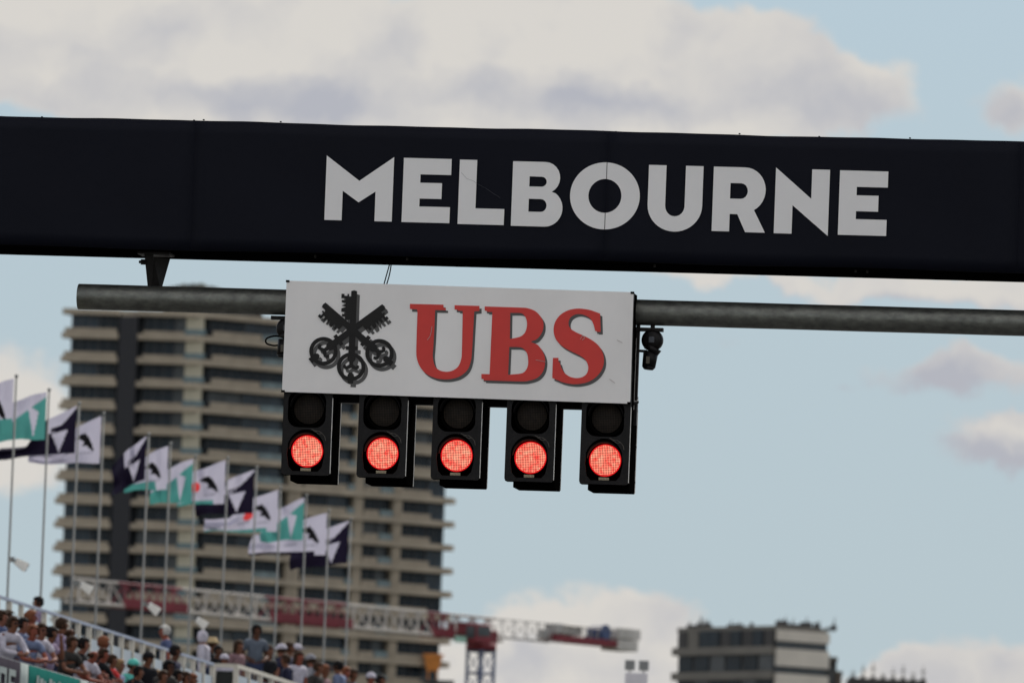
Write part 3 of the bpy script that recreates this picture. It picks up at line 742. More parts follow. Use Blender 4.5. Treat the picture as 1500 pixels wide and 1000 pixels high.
for i in range(NF):
    zb = z_f(i+1)+.02
    for F, e0, fm, panes in WM:
        p = F.e*e0
        w_ = link('window', fm, tower, (p.x, p.y, zb), (0, 0, frot(F)))
        r_ = rnd.random(); link('pane', panes[0 if r_ < .7 else (1 if r_ < .88 else 2)], w_)
# columns, recess, parapets, balustrades
def col_part(F, p0, p1, py, n0, n1, m, nm='column'):
    e0, e1 = F.e_at(p0, py), F.e_at(p1, py)
    t = MB(); fbox(t, F, e0, e1, n0, n1, 0, PITCHZ-.64); me = t.mesh(nm, m)
    for i in range(NF): link(nm, me, tower, (0, 0, z_f(i+1)+.01))
col_part(F1, 274, 299, 500, .12, 1.1, conc2)
for p0, p1 in ((414, 433), (511, 524), (569, 581)): col_part(F2, p0, p1, 780, .12, 1.15, par_m)
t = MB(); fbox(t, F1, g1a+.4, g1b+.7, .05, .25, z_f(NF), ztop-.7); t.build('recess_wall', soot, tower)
t = MB(); fbox(t, F1, g1b-1.3, g1b+1.2, .32, 1.75, z_f(NF), ztop-.9); t.build('recess_shade_box', mat('recess_shade_black', (.009, .010, .014), .6, var=.2), tower)  # black box added to paint the deep shade of the recess
PAR = [(F1, 92, 168, 600, 1.1, .62, par_m), (F1, 208, 268, 600, 1.45, .42, par_m), (F2, 300, 372, 600, 1.35, .78, par_m), (F2, 436, 498, 780, 1.35, .74, par_m), (F2, 525, 546, 780, 1.35, .74, par_m), (F2, 576, 622, 780, 1.35, .74, par_m),
       (F2, 374, 410, 600, 1.30, .85, glb), (F2, 500, 510, 780, 1.30, .85, glb), (F2, 548, 567, 780, 1.30, .85, glb), (F1, 268, 299, 600, 1.3, .8, glb)]
for F, p0, p1, py, n1, h, m in PAR:
    e0, e1 = F.e_at(p0, py), F.e_at(p1, py)
    t = MB(); fbox(t, F, e0, e1, n1-.14, n1, 0, h); nm = 'balustrade' if m is glb else 'parapet'; me = t.mesh(nm, m)
    for i in range(1, NF+1): link(nm, me, tower, (0, 0, z_f(i)+.008))
# roof plant
t = MB(); rn = random.Random(5)
x_ = F1.e_at(232, 440); xe = F2.e_at(428, 440)
pm = mat('roof_plant', (.05, .05, .045), .9, var=.5, scale=.6)
fbox(t, F1, F1.e_at(236, 440), -1.0, -7, -2, .003, 3.0); t.build('plant_room', pm, tower, (0, 0, ztop))
t = MB(); fbox(t, F2, -.6, F2.e_at(400, 440), -8, -2.5, .004, 3.1); t.build('plant_room', pm, tower, (0, 0, ztop))
t = MB()
for q in range(170):
    f = rn.random(); s_ = .35+rn.random()*.5; hgt = 3.0+1.0*math.sin(math.pi*min(1, f*1.1))**.8*(.5+rn.random()*.6)
    if f < .5: e_ = F1.e_at(234, 440)*(1-f*2); v = F1.e*e_ - F1.n*(2.2+rn.random()*3)
    else: v = F2.e*(F2.e_at(404, 440)*(f-.5)*2) - F2.n*(2.6+rn.random()*3)
    t.ball((v.x, v.y, hgt-.3), s_, 1, (1.3, 1, .8))
t.build('rooftop_planting', mat('dark_shrub', (.03, .035, .022), .9, var=.5, scale=2), tower, (0, 0, ztop), kind='stuff')
# orange hoist on the corner
p_ = at(635, 972, 1580); h_ = thing('orange_skip', 'small orange skip standing out at the tower edge above the crane', 'skip', (p_.x, p_.y-14, p_.z-1.6))
om = mat('orange_paint', (.55, .20, .035), .6, var=.15, scale=1)
t = MB(); M = Matrix.Identity(4)
vs = [t.bm.verts.new(q) for q in ((-.8,-.8,0),(.8,-.8,0),(.8,.8,0),(-.8,.8,0),(-1.3,-1.2,2.2),(1.3,-1.2,2.2),(1.3,1.2,2.2),(-1.3,1.2,2.2))]
for f in ((0,3,2,1),(0,1,5,4),(1,2,6,5),(2,3,7,6),(3,0,4,7),(4,5,6,7)): t.bm.faces.new([vs[i] for i in f])
t.build('bin', om, h_); t = MB(); t.box(-1.4, 1.4, -1.3, -1.19, 1.9, 2.3); t.box(-.7, -.5, -.85, -.7, -1.2, .1); t.box(.5, .7, -.85, -.7, -1.2, .1); t.build('rim', om, h_)
t = MB(); t.box(-3, 3, -.2, 14, -1.5, -1.21); t.build('outrigger', frame_m, h_)

# ---------------------------------------------------------------- tower crane
CY0 = 745.0
cp = at(705, 930, 770); ca_ = None
jl = at(104, 868, CY0); jr = at(925, 938, CY0*1.056)
ang = math.atan2(jr.y-jl.y, jr.x-jl.x)
zc = (jl.z+jr.z)/2
je = Vector((math.cos(ang), math.sin(ang), 0)); jn = Vector((math.sin(ang), -math.cos(ang), 0)); jo = Vector((jl.x, jl.y, 0))
def cr(px, py):
    p = plane_hit(px, py, jo, jn); return (p-jo).dot(je), p.z
crane = thing('tower_crane', 'red and white flat-top tower crane reaching across the apartment tower', 'crane', jo, ang)
cr_red = mat('crane_red', (.17, .018, .026), .6, var=.25, scale=.6); cr_wht = mat('crane_white', (.40, .37, .33), .6, var=.2, scale=.5)
cr_gry = mat('crane_grey', (.36, .35, .33), .6, var=.2, scale=.5); cr_blu = mat('crane_blue', (.05, .075, .16), .6, var=.25, scale=.8); wt_m = mat('counterweight_concrete', (.52, .50, .46), .85, var=.15, scale=.5)
zt = (cr(105, 852)[1]+cr(640, 893)[1])/2; zbm = (cr(105, 884)[1]+cr(640, 928)[1])/2
def lattice(e0, e1, zb_, zt_, m, name, wid=1.3, r=.11, panel=None, solid=0, parent=None, n=None):
    t = MB(); n = n or max(2, round((e1-e0)/1.5)); st = (e1-e0)/n
    for y_ in (-wid/2, wid/2): t.cyl((e0, y_, zb_), (e1, y_, zb_), r*1.25, n=5)
    t.cyl((e0, 0, zt_), (e1, 0, zt_), r*1.25, n=5)
    for i in range(n):
        x_ = e0+i*st
        for y_ in (-wid/2, wid/2):
            t.cyl((x_, y_, zb_), (x_+st/2, 0, zt_), r*.75, n=4, cap=False); t.cyl((x_+st/2, 0, zt_), (x_+st, y_, zb_), r*.75, n=4, cap=False)
        t.cyl((x_, -wid/2, zb_), (x_, wid/2, zb_), r*.6, n=4, cap=False)
    if solid: 
        t.box(e0, e1, -wid/2-.02, -wid/2+.06, zb_+.1, zb_+solid)
    return t.build(name, m, crane if parent is None else parent)
SEC = [(104, 171, cr_wht, 0), (171, 265, cr_red, .55), (265, 387, cr_wht, 0), (387, 507, cr_red, .55), (507, 625, cr_wht, 0), (625, 658, cr_red, .5), (658, 727, cr_wht, 0)]
for p0, p1, m, s_ in SEC:
    e0, e1 = cr(p0, 870)[0], cr(p1, 900)[0]
    lattice(e0+.03, e1-.03, zbm, zt, m, 'jib_section', solid=s_, r=.085 if m is cr_wht else .085)
# rope/walkway boards seen on the jib
eA, eB = cr(727, 905)[0], cr(815, 915)[0]
lattice(eA, eB, cr(770, 936)[1], (cr(725, 903)[1]+cr(800, 915)[1])/2, cr_gry, 'counter_jib', r=.036, n=5)
eC, eD = cr(816, 930)[0], cr(893, 930)[0]
t = MB(); zz = cr(855, 940)[1]; t.box(eC-1, eD+1.2, -.7, .7, zz-.15, zz+.3); t.build('counter_jib_beam', cr_red, crane)
t = MB(); 
for q in range(9): x_ = eC+(eD-eC)*q/8; t.cyl((x_, -.7, zz+.3), (x_, -.7, zz+1.0), .05, n=4)
t.cyl((eC, -.7, zz+1.0), (eD, -.7, zz+1.0), .06, n=4); t.build('railing', cr_wht, crane)
e0, e1 = cr(807, 920)[0], cr(844, 920)[0]; za, zb_ = cr(825, 929)[1], cr(825, 914)[1]
t = MB(); t.box(e0, e1, -.6, .6, za, zb_, bev=.05); t.build('electrical_cabinet', cr_gry, crane)
e0, e1 = cr(791, 927)[0], cr(799, 927)[0]; za, zb_ = cr(795, 935)[1], cr(795, 921)[1]
t = MB(); t.box(e0, e1, -.3, .3, za, zb_, bev=.03); t.build('control_box', cr_gry, crane)
e0, e1 = cr(866, 925)[0], cr(886, 925)[0]; zm = cr(876, 925)[1]
t = MB(); t.cyl(((e0+e1)/2, -.7, zm), ((e0+e1)/2, .7, zm), .42, n=20); t.cyl(((e0+e1)/2, -.75, zm), ((e0+e1)/2, -.6, zm), .5, n=20); t.box(e0, e1, -.6, .6, zm-.6, zm-.3); t.build('winch', cr_blu, crane)
e0, e1 = cr(893, 937)[0], cr(925, 937)[0]; zh, zl = cr(909, 920)[1], cr(909, 953)[1]; zmid = (zh+zl)/2
for a_, b_, sh_ in ((zmid+.03, zh, 0), (zl, zmid-.03, -.08)):
    for q in range(2):
        y0_ = -.85+q*.87; t = MB(); t.box(e0+max(0, sh_)+.03*q, e1+sh_*3, y0_, y0_+.83, a_, b_, bev=.05); t.build('counterweight', wt_m, crane)
# slewing part, cab, mast
em = cr(705, 940)[0]; zs = cr(705, 930)[1]; zm0 = cr(705, 949)[1]
t = MB(); t.cyl((em, 0, zm0-.1), (em, 0, zm0+.35), 1.05, n=20); t.box(em-.8, em+.8, -.8, .8, zm0+.35, zs+.35, bev=.06); t.build('slewing_ring', cr_red, crane)
t = MB()
vs = [t.bm.verts.new(q) for q in ((em-2.6,-.9,zs+.0),(em+.2,-.9,zm0+.35),(em+.2,.9,zm0+.35),(em-2.6,.9,zs+.0),(em-2.6,-.9,zs+.75),(em-.6,-.9,zs+.75),(em-.6,.9,zs+.75),(em-2.6,.9,zs+.75))]
for f in ((0,3,2,1),(0,1,5,4),(1,2,6,5),(2,3,7,6),(3,0,4,7),(4,5,6,7)): t.bm.faces.new([vs[i] for i in f])
t.build('turntable_arm', cr_red, crane)
cb0, cb1 = cr(667, 930)[0], cr(689, 930)[0]; zc0, zc1 = cr(678, 941)[1], cr(678, 914)[1]
t = MB(); t.box(cb0, cb1, -1.9, -.92, zc0, zc1, bev=.08); cabn = t.build('cab', cr_red, crane)
t = MB(); t.box(cb0+.12, cb1-.12, -1.93, -1.905, zc0+.45, zc1-.15); t.box(cb0-.03, cb0-.004, -1.8, -1.0, zc0+.3, zc1-.15); t.build('window', glC, cabn)
t = MB(); e_ = cr(657, 937)[0]; t.box(e_-.5, e_+.5, -1.2, -.95, zc0-.05, zc0+.35); t.build('name_board', mat('mint_board', (.30, .52, .42), .6), crane)
t = MB(); mw = .65
zz = 0.05; r_ = .085
for dx in (-mw, mw):
    for dy in (-mw, mw): t.cyl((em+dx, dy, 0), (em+dx, dy, zm0-.1), r_*1.4, n=5)
zz = zm0-.2
while zz > 1.6:
    for dy in (-mw, mw):
        t.cyl((em-mw, dy, zz), (em+mw, dy, zz), r_, n=4); t.cyl((em-mw, dy, zz), (em, dy, zz-.75), r_*.6, n=4); t.cyl((em+mw, dy, zz), (em, dy, zz-.75), r_*.6, n=4); t.cyl((em, dy, zz-.75), (em+mw, dy, zz-1.5), r_*.6, n=4); t.cyl((em, dy, zz-.75), (em-mw, dy, zz-1.5), r_*.6, n=4)
    for dx in (-mw, mw): t.cyl((em+dx, -mw, zz), (em+dx, mw, zz), r_, n=4)
    zz -= 1.5
t.build('mast', mat('mast_blue_grey', (.12, .15, .24), .6, var=.2), crane)

# ---------------------------------------------------------------- far block at the lower right
BY = 1450.0
bp_ = at(1137, 912, BY); bo = Vector((bp_.x, bp_.y, 0))
LA, RA = -R(52), R(36)
blk = thing('office_block', 'lower beige and dark banded block with rooftop clutter at the lower right', 'building', bo)
fl = Vector((-math.cos(LA), -math.sin(LA), 0)); fr_ = Vector((math.cos(RA), math.sin(RA), 0))
nl = Vector((math.sin(LA), -math.cos(LA), 0)); nr = Vector((math.sin(RA), -math.cos(RA), 0))
wl_ = abs((plane_hit(994, 950, bo, nl)-bo).dot(fl)); wr_ = (plane_hit(1209, 950, bo, nr)-bo).dot(fr_)
zr = bp_.z; ph = 36.5/FPX*BY
beige = mat('beige_cladding', (.58, .54, .47), .75, var=.08, scale=.3); darkc = mat('dark_cladding', (.035, .033, .032), .6, var=.35, scale=.35, stretch=(1, 1, .25)); gstrip = mat('dark_strip_glass', (.03, .038, .045), .25, var=.3, scale=.4)
slabg = mat('grey_slab_edge', (.16, .15, .13), .8, var=.15, scale=.3)
def bp2(a_, b_, off=0): v = fl*a_ + fr_*b_ + (nl*off if b_ == 0 else nr*off); return (v.x, v.y)
q1 = fl*wl_; q2 = fr_*wr_; q3 = q1+Vector((6, 14, 0)); q4 = q2 + Vector((-2, 14, 0))
base = [(0, 0), (q2.x, q2.y), (q4.x, q4.y), (q3.x, q3.y), (q1.x, q1.y)]
t = MB(); prism(t, base, 0.05, zr-.8); t.build('wall', darkc, blk)
t = MB(); prism(t, [(x*1.02, y*1.02) for x, y in base], zr-.79, zr-.3); t.build('roof', slabg, blk)
Ml = Matrix.Rotation(LA, 4, 'Z'); Mr = Matrix.Rotation(RA, 4, 'Z')
nfl = 9
for i in range(nfl):
    zf = zr-i*ph
    t = MB(); t.box(.02, wr_+.3, -.5, -.02, zf-2.2, zf-.0 if i else zf-.82, M=Mr); t.build('cladding_panel', beige, blk)
    t = MB(); t.box(.05, wr_+.1, -.2, -.03, zf-ph+.02, zf-2.22, M=Mr); t.build('strip_window', gstrip, blk)
    if i: 
        t = MB(); t.box(-wl_-.5, -.01, -.7, -.02, zf-.75, zf+.25, M=Ml); t.build('slab_edge', slabg, blk)
        for q in range(6):
            t = MB(); t.box(-wl_+.3+q*wl_/6, -wl_+q*wl_/6+wl_/6-.2, -.12, -.03, zf-ph+.35, zf-.8, M=Ml); t.build('window', glA if (q*7+i) % 3 else gstrip, blk)
    else:
        for q in range(9):
            t = MB(); t.box(-wl_+.1+q*wl_/9, -wl_+q*wl_/9+wl_/9-.12, -.25-.1*(q % 2), -.03, zr-3.1, zr-.85, M=Ml); t.build('louvre_panel', [darkc, glA, slabg][(q*5) % 3 if q < 3 else (q % 2)], blk)
rn = random.Random(11)
for q in range(26):
    f = rn.random(); v = (q1*(1-f*1.0) if q < 17 else q2*f)+Vector((rn.random()*2, 2+rn.random()*3, 0)); s_ = .25+rn.random()*.55; h = .5+rn.random()*1.2
    t = MB(); t.box(-s_, s_, -s_, s_, 0, h*.5, bev=.05); t.cyl((0, 0, h*.5), (.1, 0, h*.6+rn.random()*.9), .1, .04, n=5); t.build('rooftop_unit', darkc, blk, (v.x, v.y, zr-.29))
for px0, px1, py, lab in ((1208, 1225, 961, 'dark narrow annex against the right side of the lower beige block'), (1225, 1233, 982, 'brown stub wall beside the narrow annex at lower right')):
    a_, b_ = at(px0, 990, BY+12), at(px1, 990, BY+12); z_ = at(px0, py, BY+12).z
    an = thing('annex_building', lab, 'building', ((a_.x+b_.x)/2, BY+12, 0)); wd = (b_.x-a_.x)/2
    t = MB(); t.box(-wd, wd, 0, 9, 0.05, z_-.5); t.build('wall', darkc if px0 < 1210 else mat('brown_wall', (.13, .10, .08), .8), an)
    t = MB(); t.box(-wd-.1, wd+.1, -.15, 9.2, z_-.5, z_); t.build('roof', slabg, an)
    t = MB(); t.box(-wd+.3, wd-.3, -.08, -.003, z_-3.4, z_-1.2); t.build('window', gstrip, an)
a_, b_ = at(1243, 994, 1500), at(1357, 996, 1500)
lo_ = thing('distant_low_building', 'distant low roof with a row of thin spiky masts at the bottom right', 'building', (a_.x, 1500, 0))
zr2 = b_.z; t = MB(); t.box(0, b_.x-a_.x, 0, 12, .05, zr2); t.build('wall', darkc, lo_)
for q in range(8):
    x_ = .6+q*(b_.x-a_.x-1)/7; h = [1.2, 1.9, 2.3, .9, 1.6, 2.1, 1.3, 2.0][q]
    t = MB(); t.cyl((0, 0, 0), (0, 0, h), .10, .05, n=5); t.box(-.35, .35, -.05, .05, h*.55, h*.62); t.ball((0, 0, .2), .35, 1); t.build('roof_mast', slabg, lo_, (x_, 1, zr2))

# pale mast head with two grey floodlights
LY = 300.0
p0 = at(932.5, 985, LY); ml = thing('floodlight_mast', 'pale mast head carrying two small square grey floodlights', 'light mast', (p0.x, LY, 0))
pal = mat('pale_grey_paint', (.60, .58, .60), .6, var=.06, scale=2); sqm = mat('floodlight_grey', (.20, .205, .20), .6, var=.08, scale=4)
zt_ = p0.z; mpx = LY/FPX
t = MB(); t.box(-16.5*mpx, 16.5*mpx, -.1, .2, zt_-.9, zt_, bev=.012); t.build('head_box', pal, ml)
t = MB(); t.cyl((0, .05, 0), (0, .05, zt_-.9), .12, .09, n=12); t.build('pole', pal, ml)
for dx in (-10.2, 10.2):
    t = MB(); t.box(-7.3*mpx, 7.3*mpx, -.06, .08, .07, .07+14.6*mpx, bev=.01); fl_ = t.build('floodlight', sqm, ml, (dx*mpx, 0, zt_))
    t = MB(); t.box(-.02, .02, 0, .04, 0.001, .075); t.build('stem', sqm, fl_)

# ---------------------------------------------------------------- grandstand along the track
HZ = lambda px: 1753+(px-750)*math.tan(ROLL)                # horizon row
DX = .1416
sd_ = Vector((DX, 1, 0)).normalized(); sang = math.atan2(-DX, 1)    # along the stand; a thing turned by sang has local +y along it and +x towards the track
def tline(px, t_, py=945): return t_/(((px-750)*math.cos(ROLL)+(py-500)*math.sin(ROLL))/FPX-DX)                     # Y where the column px meets lateral line t (x = DX*Y + t)
def spnt(Y, t_, z): return Vector((DX*Y+t_, Y, z))
stand = thing('grandstand', 'grandstand terrace of grey decking under the crowd', 'grandstand', spnt(170, -36, 0), sang)
def st(x, Y): return (x, (Y-170)/sd_.y)                    # local coordinates
deck = mat('grey_decking', (.22, .22, .23), .8, var=.2, scale=2); steel = mat('scaffold_steel', (.30, .30, .30), .5, metal=.5, var=.2, scale=4)
L_ = 150
for i, (x0_, x1_, z0_, z1_) in enumerate([(-.8, .75, 9.3, 9.55), (-1.85, -.802, 9.55, 9.85), (-6.9, -1.87, 11.0, 11.3)]):
    t = MB(); t.box(x0_, x1_, -12, L_, z0_, z1_); t.build('terrace_deck', deck, stand)
for i in range(8):
    t = MB(); t.box(.78+i*.85, .78+(i+1)*.85-.004, -12, L_, 8.3-i*1.0, 8.6-i*1.0); t.build('seating_tier', deck, stand)
t = MB()
y_ = -11.8
while y_ < L_:
    for x_ in (-6.7, -2.2, .6, 4.2): t.cyl((x_, y_, .03), (x_, y_, {-6.7: 10.98, -2.2: 9.5, .6: 9.28, 4.2: 4.1}[x_]), .05, n=6)
    y_ += 6
t.build('scaffold_legs', steel, stand, kind='stuff')
# rear rail with pale infill panels
RT, RZ = -38.3, None
zr_ = (HZ(0)-868)/FPX*205+1.7
whitep = mat('cream_post_paint', (.48, .45, .38), .6, var=.08, scale=3); blurail = mat('blue_grey_rail', (.25, .29, .38), .5, var=.1, scale=3)
panelm = mat('pale_blue_mesh_panel', (.50, .56, .60), .7, var=.06, scale=1.5, trans=.35)
Y0, Y1 = 196.5, tline(312, RT)
rl = thing('rear_fence', 'white posted fence with pale blue infill panels running down behind the crowd', 'fence', spnt(Y0, RT, 11.3), sang)
Lr = (Y1-Y0)/sd_.y; hr = zr_-11.3
t = MB(); t.box(-.035, .035, 0, Lr, hr-.05, hr); t.build('top_rail', blurail, rl)
n_ = round(Lr/1.2)
for i in range(n_+1):
    y_ = Lr*i/n_; t = MB(); t.box(-.045, .045, y_-.05, y_+.05, -.3, hr-.052); t.build('post', whitep, rl)
    if i < n_: t = MB(); t.box(-.012, .012, y_+.055, y_+Lr/n_-.055, -.9, hr-.27); t.build('infill_panel', panelm, rl)
# second bay: the end return and the lower rail beyond
Yb = tline(347, -38.05); rb = thing('side_fence', 'short white fence section returning beyond the end of the panelled fence', 'fence', spnt(Yb, -38.05, 11.3), sang)
hb = (HZ(347)-973)/FPX*Yb+1.7-11.3
t = MB(); t.box(-.035, .035, 0, 22, hb-.08, hb); t.box(-.48, -.04, -.03, .03, hb-.08, hb); t.build('top_rail', whitep, rb)
for i in range(15):
    t = MB(); t.box(-.05, .05, i*1.5-.05, i*1.5+.05, -.2, hb-.082); t.build('post', whitep, rb)
    if i < 14: t = MB(); t.box(-.012, .012, i*1.5+.055, i*1.5+1.445, -.2, hb-.22); t.build('infill_panel', panelm, rb)
t = MB(); t.box(-.50, -.42, -.04, .04, -.2, hb-.081); t.build('post', whitep, rb)
t = MB(); t.box(-.41, -.06, .01, .03, -.2, hb-.15); t.build('infill_panel', mat('shade_mesh', (.03, .032, .03), 1.0, spec=0), rb)
# front barrier with hanging banners
BT_ = -35.5
Yf0 = tline(-20, BT_); zf_ = (HZ(0)-956)/FPX*190+1.7
fb = thing('front_barrier', 'steel front barrier the crowd leans on, hung with advertising cloths', 'barrier', spnt(Yf0, BT_, 9.55), sang)
hf = zf_-9.55
t = MB(); t.cyl((0, 0, hf-.03), (0, 60, hf-.03), .03, n=8); t.cyl((0, 0, .35), (0, 60, .35), .02, n=8); t.build('rail', steel, fb)
for i in range(41):
    t = MB(); t.cyl((0, i*1.5, 0), (0, i*1.5, hf-.05), .025, n=6); t.build('post', steel, fb)
teal = mat('teal_cloth', (.020, .115, .098), 1.0, var=.08, scale=3, spec=0); greyc = mat('dark_grey_cloth', (.05, .045, .055), 1.0, var=.1, scale=3, spec=0); palec = mat('pale_cloth', (.30, .34, .33), 1.0, var=.06, scale=3, spec=0)
def cloth(p0, p1, m, lab, glyphs=None, txt=None):
    ya, yb = tline(p0, BT_), tline(p1, BT_)
    c_ = thing('hanging_banner', lab, 'banner', spnt(ya, BT_+.035, zf_-1.05), sang, 'cloths hung on the front barrier')
    ln = (yb-ya)/sd_.y; nx = max(8, int(ln*8)); bm = bmesh.new()
    g = [[bm.verts.new((.012*math.sin(k_*1.7)+.0, ln*k_/nx, 1.03*j/4)) for k_ in range(nx+1)] for j in range(5)]
    for j in range(4):
        for k_ in range(nx): bm.faces.new((g[j][k_], g[j][k_+1], g[j+1][k_+1], g[j+1][k_])).smooth = True
    ex = bmesh.ops.extrude_face_region(bm, geom=bm.faces[:])
    for v in ex['geom']:
        if isinstance(v, bmesh.types.BMVert): v.co.x += .006
    bmesh.ops.recalc_face_normals(bm, faces=bm.faces[:])
    me_ = bpy.data.meshes.new('cloth'); bm.to_mesh(me_); bm.free(); me_.materials.append(m); link('cloth', me_, c_)
    if glyphs:
        for (f0, f1, z0_, z1_, sl_) in glyphs:
            t = MB(); y0_, y1_ = ln*f0, ln*f1
            vs = [t.bm.verts.new(q) for q in ((.028, y0_, z0_), (.028, y1_, z0_), (.028, y1_+sl_, z1_), (.028, y0_+sl_, z1_), (.031, y0_, z0_), (.031, y1_, z0_), (.031, y1_+sl_, z1_), (.031, y0_+sl_, z1_))]
            for f in ((0,3,2,1),(4,5,6,7),(0,1,5,4),(1,2,6,5),(2,3,7,6),(3,0,4,7)): t.bm.faces.new([vs[i] for i in f])
            t.build('printed_stroke', palec, c_)
    return c_
cloth(-20, 26, greyc, 'dark grey banner cloth with pale block capitals at the left end of the barrier', [(.62, .68, .3, .87, .0), (.68, .84, .3, .42, .0), (.68, .82, .55, .65, .0), (.68, .84, .76, .87, .0), (.30, .36, .3, .87, 0), (.36, .55, .76, .87, 0), (.5, .55, .3, .76, 0)])
cloth(27, 38, palec, 'pale narrow cloth strip between the grey and the teal banner')
G_ = []
for i, (f0, f1) in enumerate([(.13, .17), (.19, .25), (.27, .30), (.37, .42), (.44, .47), (.49, .52), (.55, .58), (.61, .64), (.66, .69), (.72, .76), (.79, .83)]):
    G_.append((f0, f1, .56, .89-.03*(i % 3), .08))
cloth(39, 115, teal, 'teal banner cloth with pale slanting letters under the leaning crowd', G_)
cloth(116, 126, palec, 'pale narrow cloth strip right of the teal banner')
cloth(127, 200, greyc, 'plain dark grey cloth right of the teal banner')

# ---------------------------------------------------------------- flagpoles and flags
FT = -42.8
pole_m = mat('pale_pole_metal', (.19, .195, .185), .6, metal=.1, var=.1, scale=2)
fW = mat('white_flag_cloth', (.50, .48, .57), .8, var=.03, scale=2, trans=.35, spec=.1); fT = mat('teal_flag_cloth', (.07, .29, .26), .8, var=.05, scale=2, trans=.3)
fN = mat('navy_flag_cloth', (.014, .010, .026), .8, var=.1, scale=2, trans=.08, spec=.1); fR = mat('red_flag_print', (.70, .05, .05), .8, trans=.3); fK = mat('black_flag_print', (.012, .011, .013), .8, spec=.1); fG = mat('grey_flag_print', (.30, .29, .36), .8, trans=.2)
def inp(pt_, pg):
    x, y = pt_; c_ = False; n_ = len(pg)
    for i in range(n_):
        (x1_, y1_), (x2_, y2_) = pg[i], pg[i-1]
        if (y1_ > y) != (y2_ > y) and x < (x2_-x1_)*(y-y1_)/(y2_-y1_)+x1_: c_ = not c_
    return c_
BIRD = [(.52, .66), (.46, .72), (.36, .74), (.29, .64), (.22, .50), (.17, .34), (.23, .37), (.31, .46), (.38, .47), (.36, .56), (.43, .62)]
BIRD = [(.36+(x-.35)*1.25, .52+(y-.54)*1.22) for x, y in BIRD]
def design(kind, u, v):
    """u = 0 at the pole, 1 at the fly; v = 0 at the bottom, 1 on top -> material slot"""
    if kind == 'W':
        if v < .10 and u > .25: return 1
        if inp((u, v), BIRD): return 4
        if .18 < u < .48 and .22 < v < .265 and int(u*70) % 3: return 5
        
        if .62 < u < .9 and .3 < v < .36 and int(u*70) % 2: return 5
        return 0
    if kind == 'T':
        if v > .90-.55*u: return 0
        if inp((u, v), [(.16, .60), (.40, .78), (.27, .04)]): return 0
        return 1
    if kind == 'N':
        if .26 < u < .56 and .60 < v < .71 and int(u*46) % 3: return 2
        if inp((u, v), [(0, 1.1), (0, .97), (.46, .58), (.64, .58), (.64, 1.1)]): return 0
        if inp((u, v), [(.17, .56), (.54, .56), (.36, .05)]): return 0
        return 2
FL = [ # pole top px, py, design, fly length, droop of the top edge, drop of the lower edge (px), label
 (24, 552, 'W', 70, 30, 6, 'white flag with black bird mark cut by the left edge of the picture'),
 (72, 572, 'T', 78, 26, 4, 'teal and white flag on the second pole from the left edge'),
 (116, 592, 'N', 108, 62, 12, 'navy flag with white triangle trailing over the second pole'),
 (152, 607, 'W', 100, 52, 2, 'white flag with black bird mark at the right of the first four flags'),
 (218, 637, 'N', 46, 44, 26, 'crumpled navy and white flag leading the long row of nine'),
 (250, 651, 'W', 62, 34, 4, 'white bird flag right behind the crumpled navy flag'),
 (286.5, 670, 'T', 60, 26, 3, 'teal and white flag third in the long row'),
 (334, 672, 'W', 66, 30, 4, 'white flag with red patch touching the teal flag pole'),
 (376, 686, 'N', 78, 40, 4, 'navy flag with white triangle in the middle of the long row'),
 (411, 715, 'W', 104, 44, 2, 'white bird flag with teal tail below the navy flag'),
 (449, 727, 'T', 60, 30, 4, 'last teal and white flag of the row'),
 (482, 749, 'W', 104, 34, 2, 'white bird flag next to last in the row'),
 (514, 761, 'N', 80, 34, 12, 'navy flag at the far right end of the row')]
